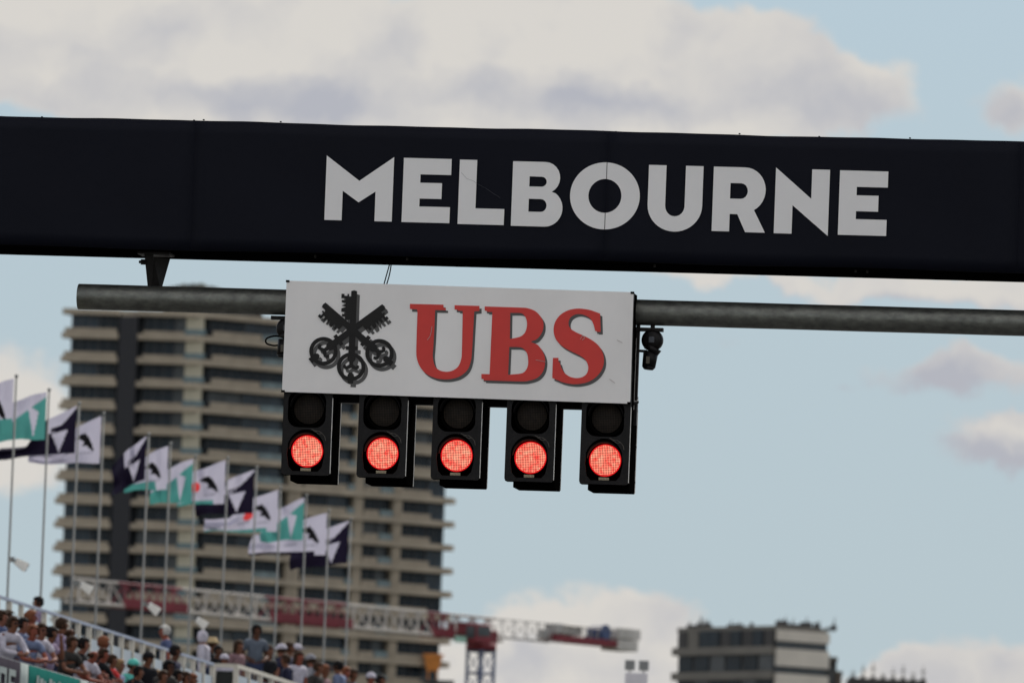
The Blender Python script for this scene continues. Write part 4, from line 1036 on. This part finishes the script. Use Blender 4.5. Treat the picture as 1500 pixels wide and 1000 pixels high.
for k_, (px, py, dsg, Lf, dr, db, lab) in enumerate(FL):
    Y = tline(px, FT, py); tp = at(px, py, Y); mpp = Y/FPX
    pl_ = thing('flagpole', ['flagpole nearest the left edge of the picture', 'second flagpole from the left, flying a teal flag', 'third flagpole from the left, flying a navy flag', 'fourth flagpole, last before the gap in the row',
        'flagpole just after the gap in the row', 'sixth flagpole, beside the crumpled navy flag', 'seventh flagpole, flying a teal flag over the tower', 'eighth flagpole, whose flag shows a red patch', 'ninth flagpole, in the middle of the long row',
        'tenth flagpole, flying the white flag with teal tail', 'eleventh flagpole, flying the last teal flag', 'twelfth flagpole, next to last in the row', 'flagpole farthest right in the row'][k_], 'flagpole', (tp.x, tp.y, 0), 0, 'slim flagpoles behind the grandstand')
    t = MB(); t.cyl((0, 0, .02), (0, 0, tp.z), .038, .020, n=8); t.build('pole', pole_m, pl_)
    t = MB(); t.ball((0, 0, tp.z+.02), .045, 1); t.cyl((0, 0, 0), (0, 0, .02), .16, n=10); t.build('finial', pole_m, pl_)
    hoist = (70 if k_ < 4 else 64)*mpp*(1.0 if k_ < 9 else .97)
    if k_ < 1: hoist = 84*mpp
    fly = Lf*mpp*1.12; bm = bmesh.new(); nu, nv = 56, 40
    rr_ = random.Random(k_*13+1); ph1, ph2, ph3 = rr_.random()*6, rr_.random()*6, rr_.random()*6
    rows = []
    for j in range(nv+1):
        v = j/nv; row = []
        for i in range(nu+1):
            u = i/nu
            top_ = -dr*mpp*(u**1.15 if Lf < 90 else (.35*u/.4 if u < .4 else .35+.65*min(1, (u-.4)/.25))); bot_ = -hoist-db*mpp*u**1.3
            top_ += .025*math.sin(u*7+ph1)*u; bot_ += .03*math.sin(u*8+ph2)*u
            if top_ < bot_+.12: top_ = bot_+.12
            z = bot_+(top_-bot_)*v
            x = -fly*u*(.94-.06*(1-v)*math.sin(ph3)) - .03*math.sin(v*5+ph3)*u
            y = .10*math.sin(u*9+v*2.4+ph1)*min(1, u*3)+.05*math.sin(u*19-v*4+ph2)*min(1, u*2)+fly*.32*u + .09*u*math.sin(v*9+ph2)*(dr/40)
            row.append(bm.verts.new((x, y, z)))
        rows.append(row)
    for j in range(nv):
        for i in range(nu):
            f = bm.faces.new((rows[j][i], rows[j][i+1], rows[j+1][i+1], rows[j+1][i])); f.smooth = True
            f.material_index = design(dsg, min(1, (i+.5)/nu*(Lf/62.0)) if Lf > 50 else (i+.5)/nu, (j+.5)/nv)
            if dsg == 'W' and k_ in (3, 7, 9) and f.material_index == 0 and ((i/nu*(Lf/62.0)-.66)/.11)**2+(((j/nv)-.50)/.15)**2 < 1: f.material_index = 3
            if dsg == 'W' and k_ in (3, 11) and f.material_index == 1: f.material_index = 0 if k_ == 3 else 2
            if k_ in (0,) and j/nv < .28: f.material_index = 1
            if k_ == 5 and j/nv < .22 and i > nu*.25: f.material_index = 1
            if k_ == 8 and j/nv < .16 and i > nu*.4: f.material_index = 2
    me_ = bpy.data.meshes.new('flag')
    bmesh.ops.recalc_face_normals(bm, faces=bm.faces[:]); bm.to_mesh(me_); bm.free()
    for m in (fW, fT, fN, fR, fK, fG): me_.materials.append(m)
    link('flag', me_, None, (tp.x-.05, tp.y, tp.z-.03), None, lab, 'flag', 'flags streaming left from the row of poles')
# small floodlights strapped to every other pole
lampw = mat('lamp_white', (.78, .76, .70), .6, var=.1, scale=4)
for px, py, lx, k_, lab in ((17, 819, 32, 0, 'small white floodlight on the first flagpole at left'), (112, 853, 128, 2, 'small white floodlight low on the third flagpole'), (211, 884, 226, 4, 'small white floodlight on the pole after the gap'), (281, 905, 299, 6, 'small white floodlight on the seventh flagpole')):
    Y = tline(px, FT, py); p_ = at(px, py, Y); mpp = Y/FPX
    fl_ = thing('pole_floodlight', lab, 'floodlight', p_, 0, 'floodlights strapped to the flagpoles')
    M = Matrix.Translation((14*mpp, -.02, -.09)) @ Matrix.Rotation(R(28 if k_ < 4 else 35), 4, 'Y') @ Matrix.Rotation(R(20), 4, 'Z')
    t = MB()
    vs = [t.bm.verts.new(M @ Vector(q)) for q in ((-.12,-.09,-.06),(.12,-.11,-.10),(.12,.11,-.10),(-.12,.09,-.06),(-.12,-.09,.07),(.12,-.11,.10),(.12,.11,.10),(-.12,.09,.07))]
    for f in ((0,3,2,1),(0,1,5,4),(1,2,6,5),(2,3,7,6),(3,0,4,7),(4,5,6,7)): t.bm.faces.new([vs[i] for i in f])
    t.build('lamp_head', lampw, fl_)
    t = MB(); t.box(.122, .134, -.10, .10, -.08, .08, M=M); t.build('lamp_glass', glA, fl_)
    t = MB(); t.cyl((0, 0, 0), (10*mpp, -.02, -.04), .02, n=6); t.box(-.06, .06, -.06, .06, -.05, .05); t.build('arm', pole_m, fl_)

# ---------------------------------------------------------------- people
def skin_mesh(name, chains, sub=1):
    """chains: list of (points, radii, links); every chain is its own skinned strand rooted inside the figure"""
    V, E, Rr, roots = [], [], [], []
    for pts, edges_ in chains:
        b = len(V); roots.append(b)
        for p in pts: V.append(p[:3]); Rr.append(p[3] if isinstance(p[3], tuple) else (p[3], p[3]))
        for a_, c_ in edges_: E.append((a_+b, c_+b))
    me = bpy.data.meshes.new('tmp'); me.from_pydata(V, E, []); o = bpy.data.objects.new('tmp', me); col.objects.link(o)
    o.modifiers.new('s', 'SKIN'); 
    if sub: m = o.modifiers.new('u', 'SUBSURF'); m.levels = sub; m.render_levels = sub
    sv = me.skin_vertices[0].data
    for i, r_ in enumerate(Rr): sv[i].radius = r_; sv[i].use_root = i in roots
    o.modifiers['s'].use_smooth_shade = True
    ev = o.evaluated_get(bpy.context.evaluated_depsgraph_get())
    out = bpy.data.meshes.new_from_object(ev); bpy.data.objects.remove(o); out.name = name
    return out
def lerp(a_, b_, f): return tuple(a_[i]+(b_[i]-a_[i])*f for i in range(3))
def pose_points(kind):
    """joints of a 1.75 m figure; +x is ahead, +y its left"""
    lean = {'lean': .30, 'lean_low': .52, 'stand': .03, 'shade': .10, 'bent_arm': .06, 'walk': .04}[kind]
    P_ = {}
    hz_ = .92
    P_['pelvis'] = (-lean*.30, 0, hz_)
    def up(d): return (P_['pelvis'][0]+math.sin(lean)*d, 0, hz_+math.cos(lean)*d)
    P_['belly'] = up(.17); P_['chest'] = up(.38); P_['neck0'] = up(.53)
    n0 = P_['neck0']; la = lean*.55
    P_['neck1'] = (n0[0]+.03+math.sin(la)*.05, 0, n0[2]+.040)
    hd = P_['neck1']
    P_['chin'] = (hd[0]+.03, 0, hd[2]+.030); P_['head'] = (hd[0]+.022, 0, hd[2]+.105); P_['crown'] = (hd[0]+.01, 0, hd[2]+.175)
    c = up(.475)
    for s, nm in ((1, 'l'), (-1, 'r')):
        sh = (c[0], .178*s, c[2]-.015); P_['sh'+nm] = sh
        if kind in ('lean', 'lean_low'):
            elb = (sh[0]+.16, .24*s, sh[2]-.25); wr = (elb[0]+.24, .05*s, elb[2]-.03+.02*s)
        elif kind == 'shade' and s == 1:
            elb = (sh[0]+.17, .19, sh[2]-.20); wr = (P_['head'][0]+.14, .07, P_['head'][2]-.07)
        elif kind == 'bent_arm':
            elb = (sh[0]-.06, .26*s, sh[2]-.27); wr = (elb[0]+.22, .16*s, elb[2]-.05)
        else:
            elb = (sh[0]-.02, .24*s, sh[2]-.29); wr = (elb[0]+.07, .22*s, elb[2]-.25)
        P_['el'+nm] = elb; P_['wr'+nm] = wr
        st_ = .12*s if kind == 'walk' else 0
        hp = (P_['pelvis'][0], .09*s, hz_-.03); kn = (hp[0]+.04+st_, .10*s, .50); an = (lean*.05-.02+st_*.9-(.05 if kind == 'walk' and s < 0 else 0), .10*s, .09); toe = (an[0]+.17, .12*s, .035)
        P_['hp'+nm], P_['kn'+nm], P_['an'+nm], P_['to'+nm] = hp, kn, an, toe
    return P_
def r_(p, *rad): return (*p, rad if len(rad) > 1 else rad[0])
def figure(kind, female=False):
    P_ = pose_points(kind); k = .88 if female else 1.0
    pts = [r_(P_['pelvis'], .13, .105), r_(P_['belly'], .125*k, .10), r_(P_['chest'], .155*k, .11), r_(P_['neck0'], .082, .072), r_(P_['neck1'], .064, .064),
           r_(P_['chin'], .064, .070), r_(P_['head'], .092, .108), r_(P_['crown'], .074, .088)]
    ed = [(0, 1), (1, 2), (2, 3), (3, 4), (4, 5), (5, 6), (6, 7)]
    hands = []
    for nm, s in (('l', 1), ('r', -1)):
        b = len(pts); sh, el_, wr = P_['sh'+nm], P_['el'+nm], P_['wr'+nm]
        d = Vector(wr)-Vector(el_); d.normalize(); palm = tuple(Vector(wr)+d*.075)
        pts += [r_(sh, .058*k), r_(lerp(sh, el_, .5), .048*k), r_(el_, .041*k), r_(lerp(el_, wr, .45), .038*k), r_(wr, .027*k), r_(palm, .036, .020)]
        ed += [(2, b), (b, b+1), (b+1, b+2), (b+2, b+3), (b+3, b+4), (b+4, b+5)]
        side = d.cross(Vector((0, 0, 1))); side = side.normalized() if side.length > .1 else Vector((0, 1, 0)); dn = side.cross(d).normalized()
        if dn.z > 0: dn = -dn
        for q, (off, ln_) in enumerate(((-.027, .058), (-.009, .070), (.009, .066), (.026, .050))):
            p0 = Vector(palm)+side*off+d*.0; p1 = p0+d*.045; p2 = p1+d*ln_*.5+dn*.012; p3 = p2+d*ln_*.3+dn*.03
            hands.append(([r_(p0, .0085), r_(p1, .0088), r_(p2, .0082), r_(p3, .007)], [(0, 1), (1, 2), (2, 3)]))
        p0 = Vector(wr)+d*.03+side*.02*-s; p1 = p0+side*-.035*s+d*.03; p2 = p1+d*.035+dn*.01
        hands.append(([r_(p0, .011), r_(p1, .0095), r_(p2, .008)], [(0, 1), (1, 2)]))
    for nm in 'lr':
        b = len(pts); hp, kn, an, to = P_['hp'+nm], P_['kn'+nm], P_['an'+nm], P_['to'+nm]
        pts += [r_(hp, .088), r_(lerp(hp, kn, .5), .075), r_(kn, .056), r_(lerp(kn, an, .4), .052), r_(an, .038), r_(to, .035, .025)]
        ed += [(0, b), (b, b+1), (b+1, b+2), (b+2, b+3), (b+3, b+4), (b+4, b+5)]
    h = P_['head']
    feat = [([(h[0]+.080, 0, h[2]+.012, .012), (h[0]+.108, 0, h[2]-.015, .015), (h[0]+.094, 0, h[2]-.024, .013)], [(0, 1), (1, 2)])]
    for s in (1, -1): feat.append(([(h[0]-.005, .086*s, h[2]-.02, .010), (h[0]-.010, .098*s, h[2]+.0, .013), (h[0]-.012, .096*s, h[2]+.018, .010)], [(0, 1), (1, 2)]))
    body = skin_mesh('body', [(pts, ed)]+hands+feat)
    # shirt: torso and short sleeves, a little larger than the body
    sp_ = [r_(P_['pelvis'], .160*k, .135), r_(lerp(P_['belly'], P_['chest'], .35), .168*k, .148), r_(P_['chest'], .178*k, .145), r_(lerp(P_['chest'], P_['neck0'], .62), .135, .112), r_(lerp(P_['neck0'], P_['neck1'], .25), .082, .080)]
    se = [(0, 1), (1, 2), (2, 3), (3, 4)]; lp = list(sp_); le = list(se)
    for nm in 'lr':
        b = len(sp_); sh, el_, wr = P_['sh'+nm], P_['el'+nm], P_['wr'+nm]
        sp_ += [r_(sh, .078*k), r_(lerp(sh, el_, .62), .066*k)]; se += [(3, b), (b, b+1)]
        b = len(lp); lp += [r_(sh, .078*k), r_(lerp(sh, el_, .5), .062*k), r_(el_, .054*k), r_(lerp(el_, wr, .82), .040*k)]; le += [(3, b), (b, b+1), (b+1, b+2), (b+2, b+3)]
    shirt = skin_mesh('shirt', [(sp_, se)]); lshirt = skin_mesh('jacket', [(lp, le)])
    tp_ = [r_(P_['pelvis'], .142, .116)]; te = []
    for nm in 'lr':
        b = len(tp_); hp, kn, an = P_['hp'+nm], P_['kn'+nm], P_['an'+nm]
        tp_ += [r_(hp, .098), r_(lerp(hp, kn, .5), .086), r_(kn, .068), r_(an, .056)]; te += [(0, b), (b, b+1), (b+1, b+2), (b+2, b+3)]
    trs = skin_mesh('trousers', [(tp_, te)])
    t = MB()
    for nm in 'lr':
        an, to = P_['an'+nm], P_['to'+nm]; t.ball(((an[0]+to[0])/2+.0, an[1], .045), .1, 2, (1.45, .52, .48))
    shoes = t.mesh('shoes', fK)
    t = MB()
    for s in (1, -1): t.ball((h[0]+.088, .032*s, h[2]+.012), .011, 1)
    t.box(h[0]+.086, h[0]+.096, -.024, .024, h[2]-.052, h[2]-.046); eyes = t.mesh('eyes', fK)
    return dict(P=P_, body=body, shirt=shirt, jacket=lshirt, trousers=trs, shoes=shoes, eyes=eyes, h=h)
def hair_mesh(h, kind, seed=0):
    t = MB(); rq = random.Random(seed)
    if kind in ('short', 'long', 'bald_fringe', 'bun'):
        vs = t.ball((0, 0, 0), 1, 3)
        for v in vs:
            x, y, z = v.co; nz_ = 1+.06*math.sin(x*7+seed)*math.sin(y*6+seed)+.04*math.sin(z*11+y*9+seed*2)+.05*rq.random()
            v.co = Vector((h[0]-.012+x*.116*nz_, y*.104*nz_, h[2]+.028+z*.112*nz_))
        for f in [f for f in t.bm.faces if (lambda c: c.x > h[0]+.050+.02*math.sin(c.y*40+seed) and c.z < h[2]+.078+.015*math.sin(c.y*60+seed*3))(f.calc_center_median()) or f.calc_center_median().z < h[2]-.055 or (kind == 'bald_fringe' and f.calc_center_median().z > h[2]+.030)]: t.bm.faces.remove(f)
        if kind == 'long':
            for q in range(7):
                a_ = R(100+q*27); x_, y_ = h[0]-.012+.085*math.cos(a_), .085*math.sin(a_)
                t.cyl((x_, y_, h[2]+.03), (x_*1.0-.015, y_*1.05, h[2]-.20-.03*rq.random()), .034, .022, n=7)
        if kind == 'bun': t.ball((h[0]-.11, 0, h[2]+.06), .045, 2)
    elif kind == 'cap':
        vs = t.ball((0, 0, 0), 1, 3)
        for v in vs: v.co = Vector((h[0]-.004+v.co.x*.116, v.co.y*.106, h[2]+.035+v.co.z*.100))
        for f in [f for f in t.bm.faces if f.calc_center_median().z < h[2]+.012]: t.bm.faces.remove(f)
        t.box(h[0]+.06, h[0]+.175, -.062, .062, h[2]+.028, h[2]+.040, bev=.005)
    elif kind in ('straw', 'bucket'):
        br = .175 if kind == 'straw' else .135
        prof = [(.0, .135), (.07, .13), (.095, .10), (.098, .045), (br, .022), (br, .014), (.098, .032), (.0, .034)]
        M = Matrix.Translation((h[0], 0, h[2]+.02)) @ Matrix.Rotation(R(90), 4, 'X'); t.lathe(prof, 24, M)
    elif kind == 'hood':
        vs = t.ball((0, 0, 0), 1, 3)
        for v in vs: v.co = Vector((h[0]-.02+v.co.x*.118, v.co.y*.108, h[2]+.005+v.co.z*.135))
        for f in [f for f in t.bm.faces if f.calc_center_median().x > h[0]+.062 and f.calc_center_median().z < h[2]+.07]: t.bm.faces.remove(f)
    return t
def solid(n, c, rough=.8): return mat(n, c, rough, var=.2, scale=9, spec=.12)
SK = {'fair': solid('fair_skin', (.21, .09, .06), .55), 'tan': solid('tan_skin', (.17, .075, .045), .55), 'brown': solid('brown_skin', (.10, .045, .028), .55), 'pink': solid('sunburnt_skin', (.23, .07, .045), .55)}
HC = {'black': solid('black_hair', (.008, .007, .007)), 'brown': solid('brown_hair', (.035, .02, .012)), 'auburn': solid('auburn_hair', (.16, .06, .03)), 'grey': solid('grey_hair', (.42, .41, .38)), 'fair': solid('fair_hair', (.22, .14, .07))}
CC = {'white': solid('white_cotton', (.42, .40, .45)), 'lilac': solid('lilac_cotton', (.28, .22, .32)), 'paleblue': solid('pale_blue_cotton', (.13, .16, .25)), 'blue': solid('blue_cotton', (.07, .09, .17)), 'navy': solid('navy_cotton', (.020, .022, .045)),
      'black': solid('black_cotton', (.010, .010, .012)), 'greyblue': solid('grey_blue_cotton', (.10, .12, .15)), 'red': solid('red_cotton', (.45, .03, .03)), 'pink': solid('pink_cotton', (.20, .12, .13)), 'olive': solid('olive_cotton', (.035, .033, .03)), 'tealc': solid('mint_cotton', (.10, .45, .38)),
      'straw': solid('straw_hat_weave', (.42, .32, .18)), 'denim': solid('dark_denim', (.03, .04, .08)), 'grey': solid('grey_cotton', (.22, .22, .24))}
FIG = {}
def fig(k):
    if k not in FIG: FIG[k] = figure(*k)
    return FIG[k]
HM = {}
def setm(o, m):
    if not o.data.materials: o.data.materials.append(m)
    o.material_slots[0].link = 'OBJECT'; o.material_slots[0].material = m
def person(px, py, t_, floor, pose, skin, hair, hc, top, topc, face, lab, female=False, glasses=False, grp='spectators crowding the grandstand', H=None, trs='denim'):
    Y = tline(px, t_); zh = 1.7+(HZ(px)-py)/FPX*Y      # crown height above ground
    F = fig((pose, female)); full = F['P']['crown'][2]+.075
    s = (zh-floor)/full
    fixed = max(.92, min(1.08, s))
    if H: fixed = H
    zf = zh-full*fixed                                # stands on its own step of the terrace
    rz = math.radians(face)
    off = Vector((F['P']['head'][0]*math.cos(rz), F['P']['head'][0]*math.sin(rz), 0))*fixed
    pos = spnt(Y, t_, zf)-off
    root = thing('person', lab, 'person', pos, rz, grp); root.scale = (fixed,)*3
    def part(nm, me, m): o = link(nm, me, root); setm(o, m); return o
    part('body', F['body'], SK[skin]); part('trousers', F['trousers'], CC[trs]); part('shoes', F['shoes'], fK); part('eyes', F['eyes'], fK)
    part('jacket' if top == 'jacket' else 'shirt', F['jacket' if top == 'jacket' else 'shirt'], CC[topc])
    def hm(kind):
        k = (kind, pose, female)
        if k not in HM: HM[k] = hair_mesh(F['h'], kind, len(HM)).mesh('hair' if kind in ('short', 'long', 'bun', 'bald_fringe') else 'hat', fK)
        return HM[k]
    if hair in ('cap', 'straw', 'bucket', 'hood'):
        part('hat' if hair != 'hood' else 'hood', hm(hair), CC[hc])
        if hair != 'hood': part('hair', hm('bald_fringe'), HC['brown'])
    elif hair != 'bald': part('hair', hm(hair), HC[hc])
    if glasses:
        k = ('g', pose, female)
        if k not in HM:
            h = F['h']; t = MB()
            for sgn in (1, -1): t.box(h[0]+.088, h[0]+.098, min(.008*sgn, .058*sgn), max(.008*sgn, .058*sgn), h[2]-.006, h[2]+.030, bev=.004); t.box(h[0]+.0, h[0]+.09, sgn*.083-.003, sgn*.083+.003, h[2]+.016, h[2]+.024)
            t.box(h[0]+.088, h[0]+.095, -.010, .010, h[2]+.014, h[2]+.022); HM[k] = t.mesh('sunglasses', fK)
        part('sunglasses', HM[k], fK)
    # the terrace step under a figure that stands higher than the deck
    if zf > floor+.03:
        t = MB(); t.box(-.3, .3, -.24, .24, floor-zf-.02, -.004); link('plinth', t.mesh('plinth', deck), None) if False else t.bm.free()
    return root
T1, T2, T3, FA, FB = -35.95, -36.7, -37.5, 9.55, 9.85
S = -20       # towards the track and a little to the camera
PPL = [
 (2, 893, T2, FB, 'lean', 'fair', 'short', 'brown', 'jacket', 'blue', -30, 'person with brown hair in a blue top cut by the left picture edge'),
 (11, 893, T3, FB, 'stand', 'tan', 'long', 'brown', 'shirt', 'olive', -15, 'person with long brown hair in the back row at far left', True),
 (18, 902, T1, FA, 'lean', 'tan', 'short', 'brown', 'jacket', 'white', -50, 'person in sunglasses and white shirt leaning over the grey banner', False, True),
 (33, 904, T2, FB, 'lean', 'fair', 'short', 'black', 'shirt', 'paleblue', -35, 'person with dark hair in a pale blue shirt above the strip between banners'),
 (44, 893, T3, FB, 'stand', 'pink', 'short', 'auburn', 'shirt', 'pink', -10, 'sunburnt person with auburn hair behind the pale blue shirt'),
 (47, 914, T1, FA, 'lean', 'pink', 'short', 'auburn', 'shirt', 'paleblue', -60, 'sunburnt person leaning right above the left end of the teal banner'),
 (60, 912, T1, FA, 'lean', 'fair', 'short', 'brown', 'shirt', 'white', -55, 'person in sunglasses and white shirt leaning over the teal banner', False, True),
 (75, 917, T1, FA, 'shade', 'tan', 'short', 'black', 'shirt', 'lilac', -30, 'black haired person in lilac raising a hand to the face'),
 (90, 904, T2, FB, 'stand', 'tan', 'short', 'brown', 'shirt', 'lilac', 10, 'taller dark haired person in a lilac shirt standing over the teal banner'),
 (101, 915, T2, FB, 'stand', 'brown', 'bald_fringe', 'brown', 'shirt', 'black', -25, 'balding person in black right of the lilac shirt'),
 (106, 931, T1, FA, 'lean', 'tan', 'short', 'brown', 'shirt', 'olive', -45, 'brown haired person in olive leaning over the teal banner'),
 (123, 933, T2, FA, 'lean', 'fair', 'short', 'black', 'jacket', 'black', -20, 'black haired person hunched in a black jacket'),
 (137, 948, T1, FA, 'lean_low', 'pink', 'bald_fringe', 'brown', 'shirt', 'white', -30, 'sunburnt balding person in white shirt bending over the barrier'),
 (152, 931, T3, FB, 'stand', 'pink', 'short', 'auburn', 'shirt', 'black', 30, 'auburn haired person facing away in the back row'),
 (153, 949, T2, FB, 'lean', 'pink', 'short', 'brown', 'jacket', 'black', -30, 'flushed person in a black jacket below the auburn head'),
 (166, 958, T2, FB, 'lean', 'tan', 'short', 'brown', 'shirt', 'red', -30, 'dark haired person in a red shirt'),
 (177, 965, T3, FB, 'stand', 'fair', 'short', 'fair', 'shirt', 'paleblue', -20, 'fair haired person in pale blue right of the red shirt'),
 (196, 964, T3, FB, 'stand', 'fair', 'cap', 'tealc', 'shirt', 'tealc', -40, 'person in a mint green cap'),
 (205, 975, T1, FA, 'lean', 'tan', 'short', 'black', 'jacket', 'black', -30, 'black haired person in black below the mint cap'),
 (218, 953, T2, FB, 'stand', 'tan', 'cap', 'black', 'jacket', 'black', -50, 'person in a black cap and black jacket'),
 (231, 980, T2, FA, 'stand', 'fair', 'short', 'fair', 'shirt', 'white', -10, 'person in white at the bottom edge right of the black cap'),
 (241, 981, T1, FA, 'lean', 'tan', 'short', 'brown', 'shirt', 'olive', -50, 'person whose head alone shows left below the navy jacket'),
 (249, 966, T1, FA, 'lean', 'brown', 'short', 'black', 'shirt', 'olive', -45, 'black haired person in front of the navy jacket', False, True),
 (258, 944, T3, FB, 'stand', 'brown', 'short', 'black', 'jacket', 'navy', -20, 'person in a navy jacket over a white shirt leaning back on the panelled fence'),
 (262, 980, T1, FA, 'lean', 'brown', 'short', 'black', 'shirt', 'red', -30, 'person in red at the bottom edge under the navy jacket'),
 (274, 983, T1, FA, 'lean', 'tan', 'short', 'brown', 'shirt', 'navy', -40, 'brown haired person in sunglasses at the bottom edge', False, True),
 (284, 986, T1, FA, 'lean', 'tan', 'short', 'auburn', 'shirt', 'black', -25, 'auburn haired person at the bottom edge by the fence end'),
]
BK = [ # behind the rear fence: the walkway
 (52, 873, -40.3, 'stand', 'tan', 'short', 'black', 'shirt', 'lilac', 200, 'dark haired person in lilac looking over the rear fence at the left'),
 (239, 915, -40.6, 'walk', 'pink', 'short', 'grey', 'shirt', 'blue', 190, 'grey haired person in blue behind the panelled fence'),
 (294, 923, -39.2, 'walk', 'tan', 'hood', 'white', 'jacket', 'white', 170, 'person in a white hood and white top behind the fence end'),
 (311, 934, -39.4, 'stand', 'tan', 'straw', 'straw', 'shirt', 'black', -20, 'person in a straw hat beside the white hood'),
 (320, 945, -39.0, 'stand', 'brown', 'short', 'black', 'shirt', 'black', -60, 'black haired person right of the straw hat'),
 (329, 957, -38.8, 'stand', 'fair', 'cap', 'white', 'shirt', 'white', -80, 'person in white cap and shirt behind the short fence return'),
 (350, 937, -38.9, 'stand', 'tan', 'long', 'brown', 'shirt', 'pink', -40, 'brown haired person in pink left of the tall man', True),
 (375, 914, -38.75, 'bent_arm', 'brown', 'short', 'black', 'shirt', 'greyblue', -75, 'tall dark haired man in a grey blue T-shirt with one arm bent'),
 (394, 944, -38.9, 'stand', 'tan', 'short', 'brown', 'shirt', 'black', -50, 'brown haired person in black right of the tall man'),
 (412, 942, -39.3, 'stand', 'fair', 'cap', 'white', 'shirt', 'navy', 150, 'person in a white cap and navy top facing away'),
 (418, 958, -38.7, 'stand', 'tan', 'short', 'brown', 'jacket', 'navy', 190, 'broad back in a navy jacket below the white cap'),
 (425, 940, -39.5, 'stand', 'tan', 'short', 'brown', 'jacket', 'navy', -20, 'dark haired person between the two white caps'),
 (435, 942, -39.6, 'stand', 'fair', 'cap', 'white', 'shirt', 'grey', -30, 'person in a white cap right of the dark head'),
 (439, 953, -38.8, 'stand', 'pink', 'long', 'brown', 'shirt', 'white', -50, 'brown haired person in a white top below the right white cap', True),
 (455, 957, -39.3, 'stand', 'fair', 'cap', 'grey', 'shirt', 'grey', 160, 'person in a grey cap in the middle of the far group'),
 (468, 969, -38.8, 'stand', 'tan', 'short', 'brown', 'shirt', 'olive', -30, 'brown haired person in olive right of the grey cap'),
 (478, 973, -39.2, 'stand', 'tan', 'short', 'auburn', 'shirt', 'pink', -30, 'auburn haired person in pink left of the pale blue shirt'),
 (495, 967, -38.8, 'stand', 'tan', 'short', 'black', 'shirt', 'paleblue', 165, 'black haired person in a pale blue shirt seen from behind'),
 (508, 976, -39.0, 'stand', 'pink', 'long', 'auburn', 'shirt', 'black', -40, 'auburn haired person right of the pale blue shirt', True),
 (519, 979, -38.9, 'stand', 'tan', 'short', 'brown', 'shirt', 'blue', -30, 'brown haired person in blue near the right end of the crowd'),
 (545, 984, -38.9, 'stand', 'pink', 'cap', 'white', 'shirt', 'pink', -70, 'person in a white cap near the right end of the crowd'),
 (560, 988, -39.0, 'stand', 'tan', 'short', 'black', 'shirt', 'black', -30, 'black haired person at the right end of the crowd')]
for p in PPL: person(*p)
for p in BK: person(p[0], p[1], p[2], 11.3, *p[3:])
